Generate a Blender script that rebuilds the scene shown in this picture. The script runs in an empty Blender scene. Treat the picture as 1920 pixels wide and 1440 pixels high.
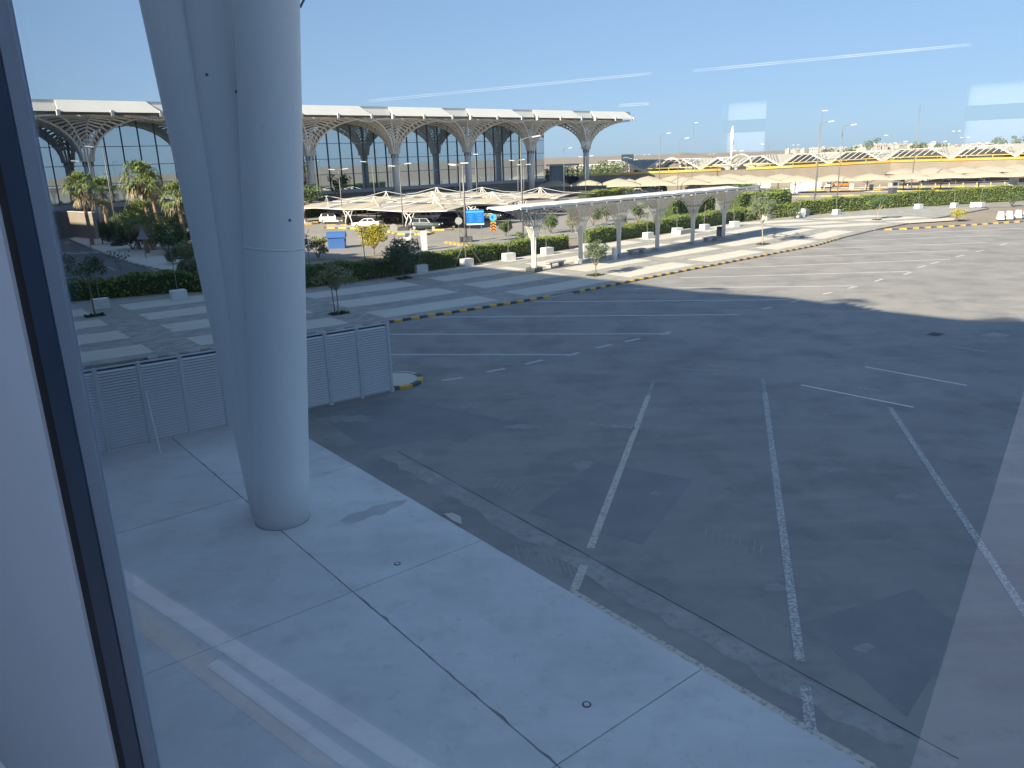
import bpy, math, random
from math import sin, cos, pi, radians, sqrt, atan2, hypot
from mathutils import Vector, Matrix
random.seed(7)
sc = bpy.context.scene
col = sc.collection

# ------------------------------------------------------------------ camera, sky, sun, exposure
EYE = 9.5
FOC, CX, CY = 1450.0, 960.0, 720.0
_dn = Vector((160.0, 4960.0, FOC)).normalized()
_fh = (Vector((0, 0, 1)) - _dn * _dn.z).normalized()
_rt = _dn.cross(_fh)
ROT = Matrix((_rt, _fh, -_dn))                      # optics (right, down, forward) -> world
cam_d = bpy.data.cameras.new('camera')
cam = bpy.data.objects.new('camera', cam_d)
col.objects.link(cam)
cam_d.sensor_width = 36.0
cam_d.lens = FOC / 1920 * 36
cam_d.clip_start = 0.05
cam_d.clip_end = 9000
m3 = Matrix((ROT @ Vector((1, 0, 0)), ROT @ Vector((0, -1, 0)), ROT @ Vector((0, 0, -1)))).transposed()
cam.matrix_world = Matrix.Translation((0, 0, EYE)) @ m3.to_4x4()
sc.camera = cam

SUN_EL = radians(27.0)
SUN_DIR = Vector((0.74, 0.67))                      # the way the shadows fall
world = bpy.data.worlds.new('World')
sc.world = world
world.use_nodes = True
wn = world.node_tree.nodes
sky = wn.new('ShaderNodeTexSky')
sky.sky_type = 'NISHITA'
sky.sun_disc = False
sky.sun_elevation = SUN_EL
sky.sun_rotation = atan2(-SUN_DIR.x, -SUN_DIR.y)
sky.altitude = 1500
sky.air_density = 1.0
sky.dust_density = 1.3
sky.ozone_density = 3.0
bg = wn['Background']
bg.inputs['Strength'].default_value = 0.107
gam = wn.new('ShaderNodeGamma'); gam.inputs['Gamma'].default_value = 0.38      # evens zenith and horizon, all round the dome
world.node_tree.links.new(sky.outputs[0], gam.inputs['Color'])
tnt = wn.new('ShaderNodeMix'); tnt.data_type = 'RGBA'; tnt.blend_type = 'MULTIPLY'; tnt.inputs['Factor'].default_value = 1.0
tnt.inputs['B'].default_value = (0.72, 0.91, 1.17, 1)
world.node_tree.links.new(gam.outputs[0], tnt.inputs['A'])
world.node_tree.links.new(tnt.outputs['Result'], bg.inputs['Color'])
sun_d = bpy.data.lights.new('sun', 'SUN')
sun_d.energy = 3.9
sun_d.angle = radians(0.5)
sun_d.color = (1.0, 0.83, 0.61)
sun = bpy.data.objects.new('sun', sun_d)
col.objects.link(sun)
sdn = Vector((SUN_DIR.x * cos(SUN_EL), SUN_DIR.y * cos(SUN_EL), -sin(SUN_EL)))
sun.rotation_euler = sdn.to_track_quat('-Z', 'Y').to_euler()
sun.location = (-40, -40, 60)
sc.view_settings.view_transform = 'Standard'
sc.view_settings.look = 'None'
sc.view_settings.exposure = 1.82
sc.view_settings.gamma = 1.0
sc.cycles.max_bounces = 7
sc.cycles.diffuse_bounces = 4
sc.cycles.glossy_bounces = 3
sc.cycles.transparent_max_bounces = 16
sc.cycles.use_denoising = True

# ------------------------------------------------------------------ surveying: from sight lines to places
def ray(px, py):
    return (ROT @ Vector((px - CX, py - CY, FOC))).normalized()
def G(px, py, z=0.0):
    d = ray(px, py)
    t = (z - EYE) / d.z
    return Vector((d.x * t, d.y * t, z))
def az(px, py, dist):
    d = ray(px, py)
    h = hypot(d.x, d.y)
    return Vector((d.x / h * dist, d.y / h * dist, EYE + d.z / h * dist))
def row_of(P):
    c = ROT.transposed() @ (Vector(P) - Vector((0, 0, EYE)))
    return CY + FOC * c.y / c.z
def rise(base, py):
    lo, hi = -5.0, 120.0
    for _ in range(50):
        m = (lo + hi) / 2
        if row_of((base[0], base[1], m)) > py: lo = m
        else: hi = m
    return lo

# ------------------------------------------------------------------ mesh helpers
class MB:
    def __init__(s): s.v = []; s.f = []; s.mi = []; s.k = 0
    def add(s, vs, fs):
        n = len(s.v); s.v += [tuple(p) for p in vs]
        for f in fs: s.f.append(tuple(i + n for i in f)); s.mi.append(s.k)
        return s
    def box(s, c, size, rz=0.0, taper=1.0):
        x, y, z = [q / 2 for q in size]
        pts = []
        for sz, t in ((-1, 1.0), (1, taper)):
            for sx, sy in ((-1, -1), (1, -1), (1, 1), (-1, 1)):
                a, b = sx * x * t, sy * y * t
                pts.append((c[0] + a * cos(rz) - b * sin(rz), c[1] + a * sin(rz) + b * cos(rz), c[2] + sz * z))
        return s.add(pts, [(3, 2, 1, 0), (4, 5, 6, 7), (0, 1, 5, 4), (1, 2, 6, 5), (2, 3, 7, 6), (3, 0, 4, 7)])
    def tube(s, pts, r, n=8, r2=None, cap=True):
        pts = [Vector(p) for p in pts]; m = len(pts); rings = []
        for i, p in enumerate(pts):
            t = (pts[min(i + 1, m - 1)] - pts[max(i - 1, 0)]).normalized()
            a = t.cross(Vector((0, 0, 1)) if abs(t.z) < 0.95 else Vector((1, 0, 0))).normalized(); b = t.cross(a)
            rr = r if r2 is None else r + (r2 - r) * i / max(1, m - 1)
            rings.append([p + a * cos(2 * pi * k / n) * rr + b * sin(2 * pi * k / n) * rr for k in range(n)])
        vs = [q for ring in rings for q in ring]
        fs = [(i * n + k, i * n + (k + 1) % n, (i + 1) * n + (k + 1) % n, (i + 1) * n + k) for i in range(m - 1) for k in range(n)]
        if cap: fs += [tuple(range(n))[::-1], tuple(range((m - 1) * n, m * n))]
        return s.add(vs, fs)
    def bar(s, a, b, w, h=None):
        return s.tube([a, b], w * 0.7071, 4) if h is None else s.beam(a, b, w, h)
    def beam(s, a, b, w, h):
        a = Vector(a); b = Vector(b); t = (b - a).normalized()
        x = t.cross(Vector((0, 0, 1)) if abs(t.z) < 0.98 else Vector((0, 1, 0))).normalized(); y = x.cross(t)
        pts = [p + x * sx * w / 2 + y * sy * h / 2 for p in (a, b) for sx, sy in ((-1, -1), (1, -1), (1, 1), (-1, 1))]
        return s.add(pts, [(3, 2, 1, 0), (4, 5, 6, 7), (0, 1, 5, 4), (1, 2, 6, 5), (2, 3, 7, 6), (3, 0, 4, 7)])
    def poly(s, pts): return s.add(pts, [tuple(range(len(pts)))])
    def prism(s, pts, z0, z1):
        n = len(pts)
        vs = [(p[0], p[1], z0) for p in pts] + [(p[0], p[1], z1) for p in pts]
        fs = [tuple(range(n))[::-1], tuple(range(n, 2 * n))] + [(i, (i + 1) % n, n + (i + 1) % n, n + i) for i in range(n)]
        return s.add(vs, fs)
    def disc(s, c, nrm, r, th, n=14):
        c = Vector(c); nrm = Vector(nrm).normalized()
        return s.tube([c - nrm * th / 2, c + nrm * th / 2], r, n)
    def leaf(s, p, size, up=0.0, asp=0.6):
        a = Vector((random.gauss(0, 1), random.gauss(0, 1), random.gauss(0, 1) )).normalized()
        b = a.cross(Vector((random.gauss(0, 1), random.gauss(0, 1), random.gauss(0, 1) + up))).normalized()
        p = Vector(p); a = a * size; b = b * size * asp
        return s.add([p - a, p - b * .9, p + a, p + b], [(0, 1, 2, 3)])
    def mesh(s, name, mats, smooth=False):
        me = bpy.data.meshes.new(name)
        me.from_pydata(s.v, [], s.f); me.update()
        for m in (mats if isinstance(mats, (list, tuple)) else [mats]): me.materials.append(m)
        me.polygons.foreach_set('material_index', s.mi)
        if smooth: me.polygons.foreach_set('use_smooth', [True] * len(s.f))
        return me
    def build(s, name, mats, parent=None, smooth=False, **props):
        o = bpy.data.objects.new(name, s.mesh(name, mats, smooth))
        col.objects.link(o)
        if parent is not None: o.parent = parent
        for k, v in props.items(): o[k] = v
        return o
def put(name, me, parent=None, loc=(0, 0, 0), rz=0.0, **props):
    o = bpy.data.objects.new(name, me); col.objects.link(o); o.location = loc; o.rotation_euler = (0, 0, rz)
    if parent is not None: o.parent = parent
    for k, v in props.items(): o[k] = v
    return o
def thing(name, label, cat, loc=(0, 0, 0), rz=0.0, group=None):
    o = bpy.data.objects.new(name, None); col.objects.link(o)
    o.location = loc; o.rotation_euler = (0, 0, rz); o.empty_display_size = 0.3
    if label: o['label'] = label; o['category'] = cat
    if group: o['group'] = group
    return o
def structure(name):
    o = bpy.data.objects.new(name, None); col.objects.link(o); o['kind'] = 'structure'; return o
def dup(root, loc, rz, label, group=None):
    r = root.copy(); col.objects.link(r); r.location = loc; r.rotation_euler = (0, 0, rz); r['label'] = label
    if group: r['group'] = group
    for ch in list(root.children):
        c = ch.copy(); col.objects.link(c); c.parent = r
        for g in list(ch.children):
            d = g.copy(); col.objects.link(d); d.parent = c
    return r

# ------------------------------------------------------------------ materials
def mat(name, c, rough=0.7, var=0.12, scale=3.0, metal=0.0, bump=0.0, bscale=None, spec=0.3, c2=None, detail=6.0, obj=False):
    m = bpy.data.materials.new(name); m.use_nodes = True
    nt = m.node_tree; N = nt.nodes; L = nt.links; p = N['Principled BSDF']
    p.inputs['Roughness'].default_value = rough; p.inputs['Metallic'].default_value = metal
    p.inputs['Specular IOR Level'].default_value = spec
    tc = N.new('ShaderNodeTexCoord'); src = tc.outputs['Object']
    if var > 0 or c2:
        nz = N.new('ShaderNodeTexNoise'); nz.inputs['Scale'].default_value = scale; nz.inputs['Detail'].default_value = detail
        nz.inputs['Roughness'].default_value = 0.62
        L.new(src, nz.inputs['Vector'])
        rp = N.new('ShaderNodeValToRGB')
        rp.color_ramp.elements[0].position = 0.3; rp.color_ramp.elements[1].position = 0.7
        a = c2 if c2 else tuple(q * (1 - var) for q in c)
        b = c if c2 else tuple(min(1, q * (1 + var)) for q in c)
        rp.color_ramp.elements[0].color = (*a, 1); rp.color_ramp.elements[1].color = (*b, 1)
        L.new(nz.outputs['Fac'], rp.inputs['Fac']); L.new(rp.outputs['Color'], p.inputs['Base Color'])
    else: p.inputs['Base Color'].default_value = (*c, 1)
    if bump > 0:
        n2 = N.new('ShaderNodeTexNoise'); n2.inputs['Scale'].default_value = bscale or scale * 6; n2.inputs['Detail'].default_value = 5
        L.new(src, n2.inputs['Vector'])
        bp = N.new('ShaderNodeBump'); bp.inputs['Strength'].default_value = bump; bp.inputs['Distance'].default_value = 0.02
        L.new(n2.outputs['Fac'], bp.inputs['Height']); L.new(bp.outputs['Normal'], p.inputs['Normal'])
    return m
def layered(name, base, layers, rough=0.85, bump=0.3, bscale=40.0, spec=0.25):
    """ground material: base colour plus noise layers (scale, stretch xyz, rotation, lo, hi, colour, strength)"""
    m = bpy.data.materials.new(name); m.use_nodes = True
    nt = m.node_tree; N = nt.nodes; L = nt.links; p = N['Principled BSDF']
    p.inputs['Roughness'].default_value = rough; p.inputs['Specular IOR Level'].default_value = spec
    tc = N.new('ShaderNodeTexCoord')
    cur = N.new('ShaderNodeRGB'); cur.outputs[0].default_value = (*base, 1); out = cur.outputs[0]
    for (scl, st, rot, lo, hi, c, k) in layers:
        mp = N.new('ShaderNodeMapping'); mp.inputs['Scale'].default_value = st; mp.inputs['Rotation'].default_value = (0, 0, rot)
        L.new(tc.outputs['Object'], mp.inputs['Vector'])
        nz = N.new('ShaderNodeTexNoise'); nz.inputs['Scale'].default_value = scl; nz.inputs['Detail'].default_value = 7; nz.inputs['Roughness'].default_value = 0.65
        L.new(mp.outputs[0], nz.inputs['Vector'])
        mr = N.new('ShaderNodeMapRange'); mr.inputs['From Min'].default_value = lo; mr.inputs['From Max'].default_value = hi
        mr.inputs['To Max'].default_value = k
        L.new(nz.outputs['Fac'], mr.inputs['Value'])
        mx = N.new('ShaderNodeMix'); mx.data_type = 'RGBA'
        L.new(mr.outputs[0], mx.inputs['Factor']); L.new(out, mx.inputs['A']); mx.inputs['B'].default_value = (*c, 1)
        out = mx.outputs['Result']
    L.new(out, p.inputs['Base Color'])
    nb = N.new('ShaderNodeTexNoise'); nb.inputs['Scale'].default_value = bscale; nb.inputs['Detail'].default_value = 4
    L.new(tc.outputs['Object'], nb.inputs['Vector'])
    bp = N.new('ShaderNodeBump'); bp.inputs['Strength'].default_value = bump; bp.inputs['Distance'].default_value = 0.01
    L.new(nb.outputs['Fac'], bp.inputs['Height']); L.new(bp.outputs['Normal'], p.inputs['Normal'])
    return m
def worn(name, c, under, lo=0.42, hi=0.55, scale=14.0):
    return layered(name, c, [(scale, (1, 1, 1), 0, lo, hi, under, 0.85), (1.3, (1, 1, 1), 0, 0.5, 0.8, under, 0.45)], bump=0.1)
def bricks(name, c1, c2, mortar, bw, bh, rot, off=(0, 0)):
    m = bpy.data.materials.new(name); m.use_nodes = True
    nt = m.node_tree; N = nt.nodes; L = nt.links; p = N['Principled BSDF']; p.inputs['Roughness'].default_value = 0.85
    tc = N.new('ShaderNodeTexCoord'); mp = N.new('ShaderNodeMapping'); mp.inputs['Rotation'].default_value = (0, 0, rot)
    L.new(tc.outputs['Object'], mp.inputs['Vector'])
    b = N.new('ShaderNodeTexBrick'); b.inputs['Scale'].default_value = 1.0
    b.inputs['Brick Width'].default_value = bw; b.inputs['Row Height'].default_value = bh; b.inputs['Mortar Size'].default_value = 0.012
    b.inputs['Color1'].default_value = (*c1, 1); b.inputs['Color2'].default_value = (*c2, 1); b.inputs['Mortar'].default_value = (*mortar, 1)
    L.new(mp.outputs[0], b.inputs['Vector'])
    nz = N.new('ShaderNodeTexNoise'); nz.inputs['Scale'].default_value = 0.6; nz.inputs['Detail'].default_value = 8
    L.new(tc.outputs['Object'], nz.inputs['Vector'])
    mx = N.new('ShaderNodeMix'); mx.data_type = 'RGBA'; mx.blend_type = 'MULTIPLY'; mx.inputs['Factor'].default_value = 0.5
    rp = N.new('ShaderNodeValToRGB'); rp.color_ramp.elements[0].position = 0.3; rp.color_ramp.elements[0].color = (.55, .55, .55, 1)
    rp.color_ramp.elements[1].position = 0.65
    L.new(nz.outputs['Fac'], rp.inputs['Fac']); L.new(b.outputs['Color'], mx.inputs['A']); L.new(rp.outputs['Color'], mx.inputs['B'])
    L.new(mx.outputs['Result'], p.inputs['Base Color'])
    bp = N.new('ShaderNodeBump'); bp.inputs['Strength'].default_value = 0.4; bp.inputs['Distance'].default_value = 0.01; bp.invert = True
    L.new(b.outputs['Fac'], bp.inputs['Height']); L.new(bp.outputs['Normal'], p.inputs['Normal'])
    return m
def glass_pane(name, tint, r0, gl_tint=(1, 1, 1)):
    """coated window glass: clear with a slight tint, reflecting by Schlick's law"""
    m = bpy.data.materials.new(name); m.use_nodes = True
    nt = m.node_tree; N = nt.nodes; L = nt.links
    N.remove(N['Principled BSDF'])
    ge = N.new('ShaderNodeNewGeometry')
    dp = N.new('ShaderNodeVectorMath'); dp.operation = 'DOT_PRODUCT'
    L.new(ge.outputs['Incoming'], dp.inputs[0]); L.new(ge.outputs['Normal'], dp.inputs[1])
    ab = N.new('ShaderNodeMath'); ab.operation = 'ABSOLUTE'; L.new(dp.outputs['Value'], ab.inputs[0])
    om = N.new('ShaderNodeMath'); om.operation = 'SUBTRACT'; om.inputs[0].default_value = 1.0; L.new(ab.outputs[0], om.inputs[1])
    pw = N.new('ShaderNodeMath'); pw.operation = 'POWER'; pw.inputs[1].default_value = 5.0; L.new(om.outputs[0], pw.inputs[0])
    ma = N.new('ShaderNodeMath'); ma.operation = 'MULTIPLY_ADD'; ma.inputs[1].default_value = 1 - r0; ma.inputs[2].default_value = r0; L.new(pw.outputs[0], ma.inputs[0])
    tr = N.new('ShaderNodeBsdfTransparent'); tr.inputs['Color'].default_value = (*tint, 1)
    gl = N.new('ShaderNodeBsdfGlossy'); gl.inputs['Roughness'].default_value = 0.0; gl.inputs['Color'].default_value = (*gl_tint, 1)
    mx = N.new('ShaderNodeMixShader'); L.new(ma.outputs[0], mx.inputs[0]); L.new(tr.outputs[0], mx.inputs[1]); L.new(gl.outputs[0], mx.inputs[2])
    L.new(mx.outputs[0], N['Material Output'].inputs['Surface'])
    return m
def facade_glass(name, body, r0):
    m = mat(name, body, rough=0.02, var=0.0)
    p = m.node_tree.nodes['Principled BSDF']; p.inputs['IOR'].default_value = 2.1; p.inputs['Specular IOR Level'].default_value = 0.6
    p.inputs['Metallic'].default_value = r0
    return m
def emission(name, c, k):
    m = bpy.data.materials.new(name); m.use_nodes = True; p = m.node_tree.nodes['Principled BSDF']
    p.inputs['Base Color'].default_value = (*c, 1); p.inputs['Emission Color'].default_value = (*c, 1); p.inputs['Emission Strength'].default_value = k
    return m
def translucent(name, c):
    m = bpy.data.materials.new(name); m.use_nodes = True; nt = m.node_tree; N = nt.nodes
    N.remove(N['Principled BSDF']); t = N.new('ShaderNodeBsdfTranslucent'); t.inputs['Color'].default_value = (*c, 1)
    nt.links.new(t.outputs[0], N['Material Output'].inputs['Surface']); return m
def vapour(name, k):
    m = bpy.data.materials.new(name); m.use_nodes = True; nt = m.node_tree; N = nt.nodes
    p = N['Principled BSDF']; p.inputs['Base Color'].default_value = (.9, .9, .9, 1); p.inputs['Roughness'].default_value = 1
    tc = N.new('ShaderNodeTexCoord'); nz = N.new('ShaderNodeTexNoise'); nz.inputs['Scale'].default_value = .004; nt.links.new(tc.outputs['Object'], nz.inputs['Vector'])
    ml = N.new('ShaderNodeMath'); ml.operation = 'MULTIPLY'; ml.inputs[1].default_value = k * 1.6; nt.links.new(nz.outputs['Fac'], ml.inputs[0]); nt.links.new(ml.outputs[0], p.inputs['Alpha'])
    return m
def leafmat(name, c, c2, scale=1.2):
    m = mat(name, c, rough=0.6, scale=scale, c2=c2, spec=0.25)
    return m

ASPH = (0.318, 0.303, 0.285)
M = dict(
    asphalt=layered('forecourt asphalt', ASPH, [
        (0.10, (1, 1, 1), 0, 0.40, 0.62, (0.410, 0.383, 0.345), 0.85),
        (0.35, (1, 1, 1), 0, 0.45, 0.62, (0.213, 0.207, 0.201), 0.8),
        (0.5, (0.35, 2.2, 1), -0.65, 0.52, 0.72, (0.467, 0.437, 0.388), 0.55),
        (0.22, (0.25, 2.4, 1), 0.15, 0.55, 0.75, (0.437, 0.401, 0.357), 0.5),
        (2.2, (1, 1, 1), 0, 0.58, 0.78, (0.437, 0.411, 0.372), 0.45),
        (60, (1, 1, 1), 0, 0.62, 0.8, (0.592, 0.551, 0.486), 0.5),
        (25, (1, 1, 1), 0, 0.2, 0.42, (0.172, 0.168, 0.168), 0.35),
        (11, (1, 1, 1), 0, 0.705, 0.735, (0.62, 0.60, 0.56), 0.75),
        (0.9, (1, 1, 1), 0, 0.63, 0.70, (0.17, 0.17, 0.175), 0.55)], bump=0.35, bscale=70),
    patch=layered('asphalt patch', (0.211, 0.210, 0.217), [
        (0.6, (1, 1, 1), 0, 0.4, 0.7, (0.275, 0.272, 0.272), 0.7),
        (45, (1, 1, 1), 0, 0.6, 0.75, (0.477, 0.458, 0.439), 0.5)], bump=0.4, bscale=60),
    trench=layered('dusty trench fill', (0.300, 0.293, 0.276), [
        (0.7, (1, 1, 1), 0, 0.42, 0.65, (0.418, 0.404, 0.371), 0.8),
        (5, (1, 1, 1), 0, 0.5, 0.7, (0.167, 0.170, 0.167), 0.6)], bump=0.4, bscale=30),
    trace=layered('dusty trace', (0.335, 0.325, 0.31), [(3, (1, 1, 1), 0, 0.4, 0.6, (0.27, 0.265, 0.26), 0.9)], bump=0.2),
    sealant=mat('grey sealant', (0.32, 0.32, 0.32), 0.7, 0.2, 8.0),
    seam=mat('dark seam', (0.05, 0.05, 0.052), 0.9, 0.3, 2.0),
    lot=layered('car park asphalt', (0.276, 0.255, 0.232), [
        (0.08, (1, 1, 1), 0, 0.4, 0.7, (0.373, 0.345, 0.304), 0.8), (0.6, (1, 1, 1), 0, 0.5, 0.75, (0.193, 0.186, 0.179), 0.6)], bump=0.2),
    road=layered('road asphalt', (0.132, 0.132, 0.134), [(0.1, (1, 1, 1), 0, 0.4, 0.7, (0.180, 0.176, 0.170), 0.7)], bump=0.2),
    sand=layered('sandy ground', (0.302, 0.252, 0.195), [
        (0.05, (1, 1, 1), 0, 0.4, 0.7, (0.238, 0.200, 0.156), 0.8), (0.8, (1, 1, 1), 0, 0.5, 0.7, (0.187, 0.155, 0.125), 0.6),
        (5, (1, 1, 1), 0, 0.5, 0.7, (0.360, 0.311, 0.250), 0.4)], bump=0.5, bscale=6),
    hill=layered('hill rock', (0.30, 0.235, 0.185), [(0.01, (1, 1, 1), 0, 0.4, 0.65, (0.20, 0.155, 0.125), 0.8), (0.06, (1, 1, 1), 0, 0.5, 0.7, (0.36, 0.29, 0.23), 0.6)], bump=0.8, bscale=0.1),
    concrete=layered('pavement concrete', (0.68, 0.68, 0.655), [
        (0.22, (1, 1, 1), 0, 0.38, 0.62, (0.54, 0.54, 0.525), 0.9),
        (1.1, (1, 1, 1), 0, 0.52, 0.68, (0.47, 0.47, 0.465), 0.55),
        (3.2, (1, 1, 1), 0, 0.60, 0.70, (0.38, 0.38, 0.375), 0.5),
        (0.5, (0.3, 2, 1), 0.6, 0.5, 0.7, (0.72, 0.72, 0.70), 0.6),
        (9, (1, 1, 1), 0, 0.68, 0.72, (0.24, 0.24, 0.24), 0.6),
        (26, (1, 1, 1), 0, 0.70, 0.73, (0.12, 0.12, 0.12), 0.6)], bump=0.15, bscale=30),
    joint=mat('joint filler', (0.06, 0.06, 0.062), 0.95, 0.4, 8.0),
    stain=mat('damp stain', (0.47, 0.47, 0.46), 0.8, 0.12, 2.0),
    panel=layered('pale paving panel', (0.591, 0.554, 0.482), [(0.4, (1, 1, 1), 0, 0.4, 0.7, (0.504, 0.476, 0.414), 0.7), (3, (1, 1, 1), 0, 0.58, 0.75, (0.441, 0.414, 0.358), 0.4)], bump=0.15),
    paving=bricks('grey block paving', (0.423, 0.405, 0.367), (0.339, 0.324, 0.295), (0.204, 0.197, 0.180), 0.6, 0.3, -0.62),
    paver=mat('grey paver', (0.399, 0.381, 0.349), 0.85, 0.18, 0.9, bump=0.15, bscale=20),
    paver2=mat('darker grey paver', (0.322, 0.309, 0.284), 0.85, 0.18, 0.9, bump=0.15, bscale=20),
    kerb_y=mat('yellow kerb paint', (0.72, 0.42, 0.06), 0.6, 0.22, 4.0),
    kerb_k=mat('black kerb paint', (0.075, 0.09, 0.105), 0.6, 0.35, 4.0),
    kerb_n=mat('bare kerb stone', (0.30, 0.26, 0.22), 0.8, 0.2, 4.0),
    kerb_w=mat('pale kerb stone', (0.42, 0.41, 0.39), 0.8, 0.15, 4.0),
    line=worn('worn white line', (0.62, 0.61, 0.57), (0.25, 0.24, 0.23)),
    bay=worn('bay line', (0.80, 0.80, 0.77), (0.45, 0.44, 0.43), 0.25, 0.42),
    edge_line=worn('worn cream edge line', (0.62, 0.57, 0.47), (0.25, 0.24, 0.22), 0.5, 0.62, 9.0),
    fresh=mat('fresh white line', (0.78, 0.78, 0.76), 0.6, 0.06, 3.0),
    faint=worn('faint white line', (0.42, 0.41, 0.385), (0.25, 0.243, 0.23), 0.38, 0.58, 5.0),
    tube=layered('white column paint', (0.80, 0.82, 0.81), [(0.6, (1, 1, .35), 0, 0.45, 0.75, (0.70, 0.72, 0.715), 0.6), (6, (2, 2, .25), 0, 0.62, 0.74, (0.48, 0.49, 0.48), 0.35)], rough=0.42, bump=0.05, spec=0.45),
    white=mat('white painted steel', (0.74, 0.74, 0.72), 0.5, 0.05, 1.5),
    white_block=mat('whitewashed block', (0.66, 0.66, 0.645), 0.8, 0.07, 3.0, bump=0.2),
    lattice=mat('cream lattice steel', (0.7, 0.685, 0.64), 0.6, 0.06, 0.4),
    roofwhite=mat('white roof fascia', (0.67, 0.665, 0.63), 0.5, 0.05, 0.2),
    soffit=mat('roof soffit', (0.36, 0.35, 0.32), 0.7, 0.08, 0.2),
    portal=mat('portal cream', (0.46, 0.43, 0.37), 0.7, 0.06, 0.5),
    vaultskin=mat('vault soffit sheet', (0.64, 0.62, 0.58), 0.7, 0.06, 0.5),
    conc_wall=mat('pale wall render', (0.27, 0.23, 0.19), 0.85, 0.1, 0.3),
    wall_band=mat('pale grey parapet', (0.44, 0.44, 0.45), 0.8, 0.08, 0.3),
    fglass=facade_glass('facade glass', (0.6, 0.69, 0.75), 0.8),
    mullion=mat('facade mullion', (0.09, 0.11, 0.135), 0.5, 0.1, 1.0),
    rail=mat('facade transom', (0.32, 0.37, 0.42), 0.4, 0.1, 1.0),
    fabric=mat('cream shade fabric', (0.44, 0.385, 0.3), 0.85, 0.05, 0.3),
    steel=mat('galvanised pole', (0.2, 0.2, 0.195), 0.5, 0.1, 1.0, metal=0.25),
    darksteel=mat('dark pole', (0.09, 0.10, 0.11), 0.5, 0.1, 1.0),
    lamp=mat('lamp glass', (0.52, 0.54, 0.56), 0.25, 0.03, 3.0, spec=0.6),
    black=mat('black paint', (0.025, 0.026, 0.028), 0.6, 0.25, 3.0),
    louvre=mat('louvre slat', (0.76, 0.79, 0.81), 0.5, 0.08, 1.5, metal=0.15),
    louvre_post=mat('louvre post', (0.56, 0.59, 0.61), 0.5, 0.08, 1.5, metal=0.15),
    bark=mat('bark', (0.20, 0.15, 0.105), 0.9, 0.3, 6.0, bump=0.5),
    palebark=mat('pale bark', (0.33, 0.28, 0.23), 0.9, 0.25, 6.0, bump=0.4),
    palmbark=mat('palm trunk', (0.30, 0.20, 0.13), 0.9, 0.35, 5.0, bump=0.6),
    hedge=leafmat('hedge leaf', (0.23, 0.29, 0.05), (0.1, 0.15, 0.03), 1.6),
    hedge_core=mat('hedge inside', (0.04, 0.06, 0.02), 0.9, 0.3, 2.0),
    hedge2=leafmat('bright clipped leaf', (0.24, 0.29, 0.055), (0.14, 0.19, 0.035), 0.8),
    leaf=leafmat('tree leaf', (0.13, 0.19, 0.065), (0.06, 0.1, 0.035), 2.0),
    leaf_grey=leafmat('grey green leaf', (0.2, 0.24, 0.14), (0.1, 0.13, 0.07), 2.0),
    leaf_dark=leafmat('dark leaf', (0.12, 0.17, 0.075), (0.06, 0.09, 0.04), 2.0),
    leaf_olive=leafmat('olive leaf', (0.28, 0.29, 0.12), (0.15, 0.16, 0.07), 2.0),
    leaf_yellow=leafmat('yellow variegated leaf', (0.52, 0.44, 0.055), (0.20, 0.20, 0.03), 2.5),
    palm=leafmat('palm frond', (0.24, 0.29, 0.1), (0.12, 0.16, 0.055), 1.0),
    palm_dry=leafmat('dry palm frond', (0.4, 0.34, 0.21), (0.24, 0.19, 0.12), 1.0),
    blossom=mat('pale blossom', (0.62, 0.60, 0.52), 0.7, 0.1, 2.0),
    soil=mat('planter soil and grass', (0.05, 0.06, 0.03), 0.95, 0.4, 5.0),
    blue=mat('blue container paint', (0.05, 0.13, 0.36), 0.4, 0.08, 1.0),
    signblue=mat('sign blue', (0.015, 0.16, 0.68), 0.4, 0.03, 1.0),
    signwhite=mat('sign white', (0.75, 0.76, 0.76), 0.4, 0.03, 1.0),
    signcyan=mat('sign light blue', (0.10, 0.45, 0.68), 0.4, 0.03, 1.0),
    signorange=mat('sign orange', (0.75, 0.30, 0.03), 0.5, 0.03, 1.0),
    signgrey=mat('bare sign back', (0.36, 0.36, 0.36), 0.5, 0.06, 1.0, metal=0.3),
    yellow=mat('yellow barrier paint', (0.6, 0.37, 0.07), 0.5, 0.14, 0.2),
    yellow2=mat('lemon barrier paint', (0.6, 0.47, 0.12), 0.5, 0.14, 0.2),
    bench=mat('bench stone', (0.33, 0.33, 0.33), 0.7, 0.12, 2.0),
    plinth=mat('dark granite plinth', (0.07, 0.075, 0.082), 0.45, 0.25, 3.0),
    tyre=mat('tyre', (0.02, 0.02, 0.02), 0.85, 0.1, 3.0),
    rim=mat('wheel rim', (0.42, 0.43, 0.44), 0.35, 0.05, 3.0, metal=0.6),
    carglass=mat('car glass', (0.02, 0.026, 0.032), 0.06, 0.0, 1.0, spec=0.7),
    headlight=mat('headlight', (0.65, 0.67, 0.7), 0.12, 0.0, 1.0, spec=0.8),
    taillight=mat('tail light', (0.35, 0.015, 0.012), 0.2, 0.0, 1.0, spec=0.6),
    plate=mat('number plate', (0.7, 0.7, 0.68), 0.5, 0.0, 1.0),
    house=mat('white house wall', (0.36, 0.335, 0.31), 0.85, 0.06, 0.02),
    housewin=mat('house window', (0.05, 0.055, 0.06), 0.3, 0.0, 1.0),
    stationroof=mat('station roof sheet', (0.3, 0.29, 0.265), 0.6, 0.07, 0.1),
    darkhall=mat('station shade fill', (0.06, 0.058, 0.055), 0.8, 0.25, 0.15),
    screen=mat('billboard screen', (0.05, 0.08, 0.11), 0.3, 0.2, 0.6),
    facade=mat('tall facade panel', (0.5, 0.5, 0.5), 0.8, 0.08, 0.3),
    inner=mat('sheen panel white', (0.8, 0.78, 0.86), 0.7, 0.03, 1.0),
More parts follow.
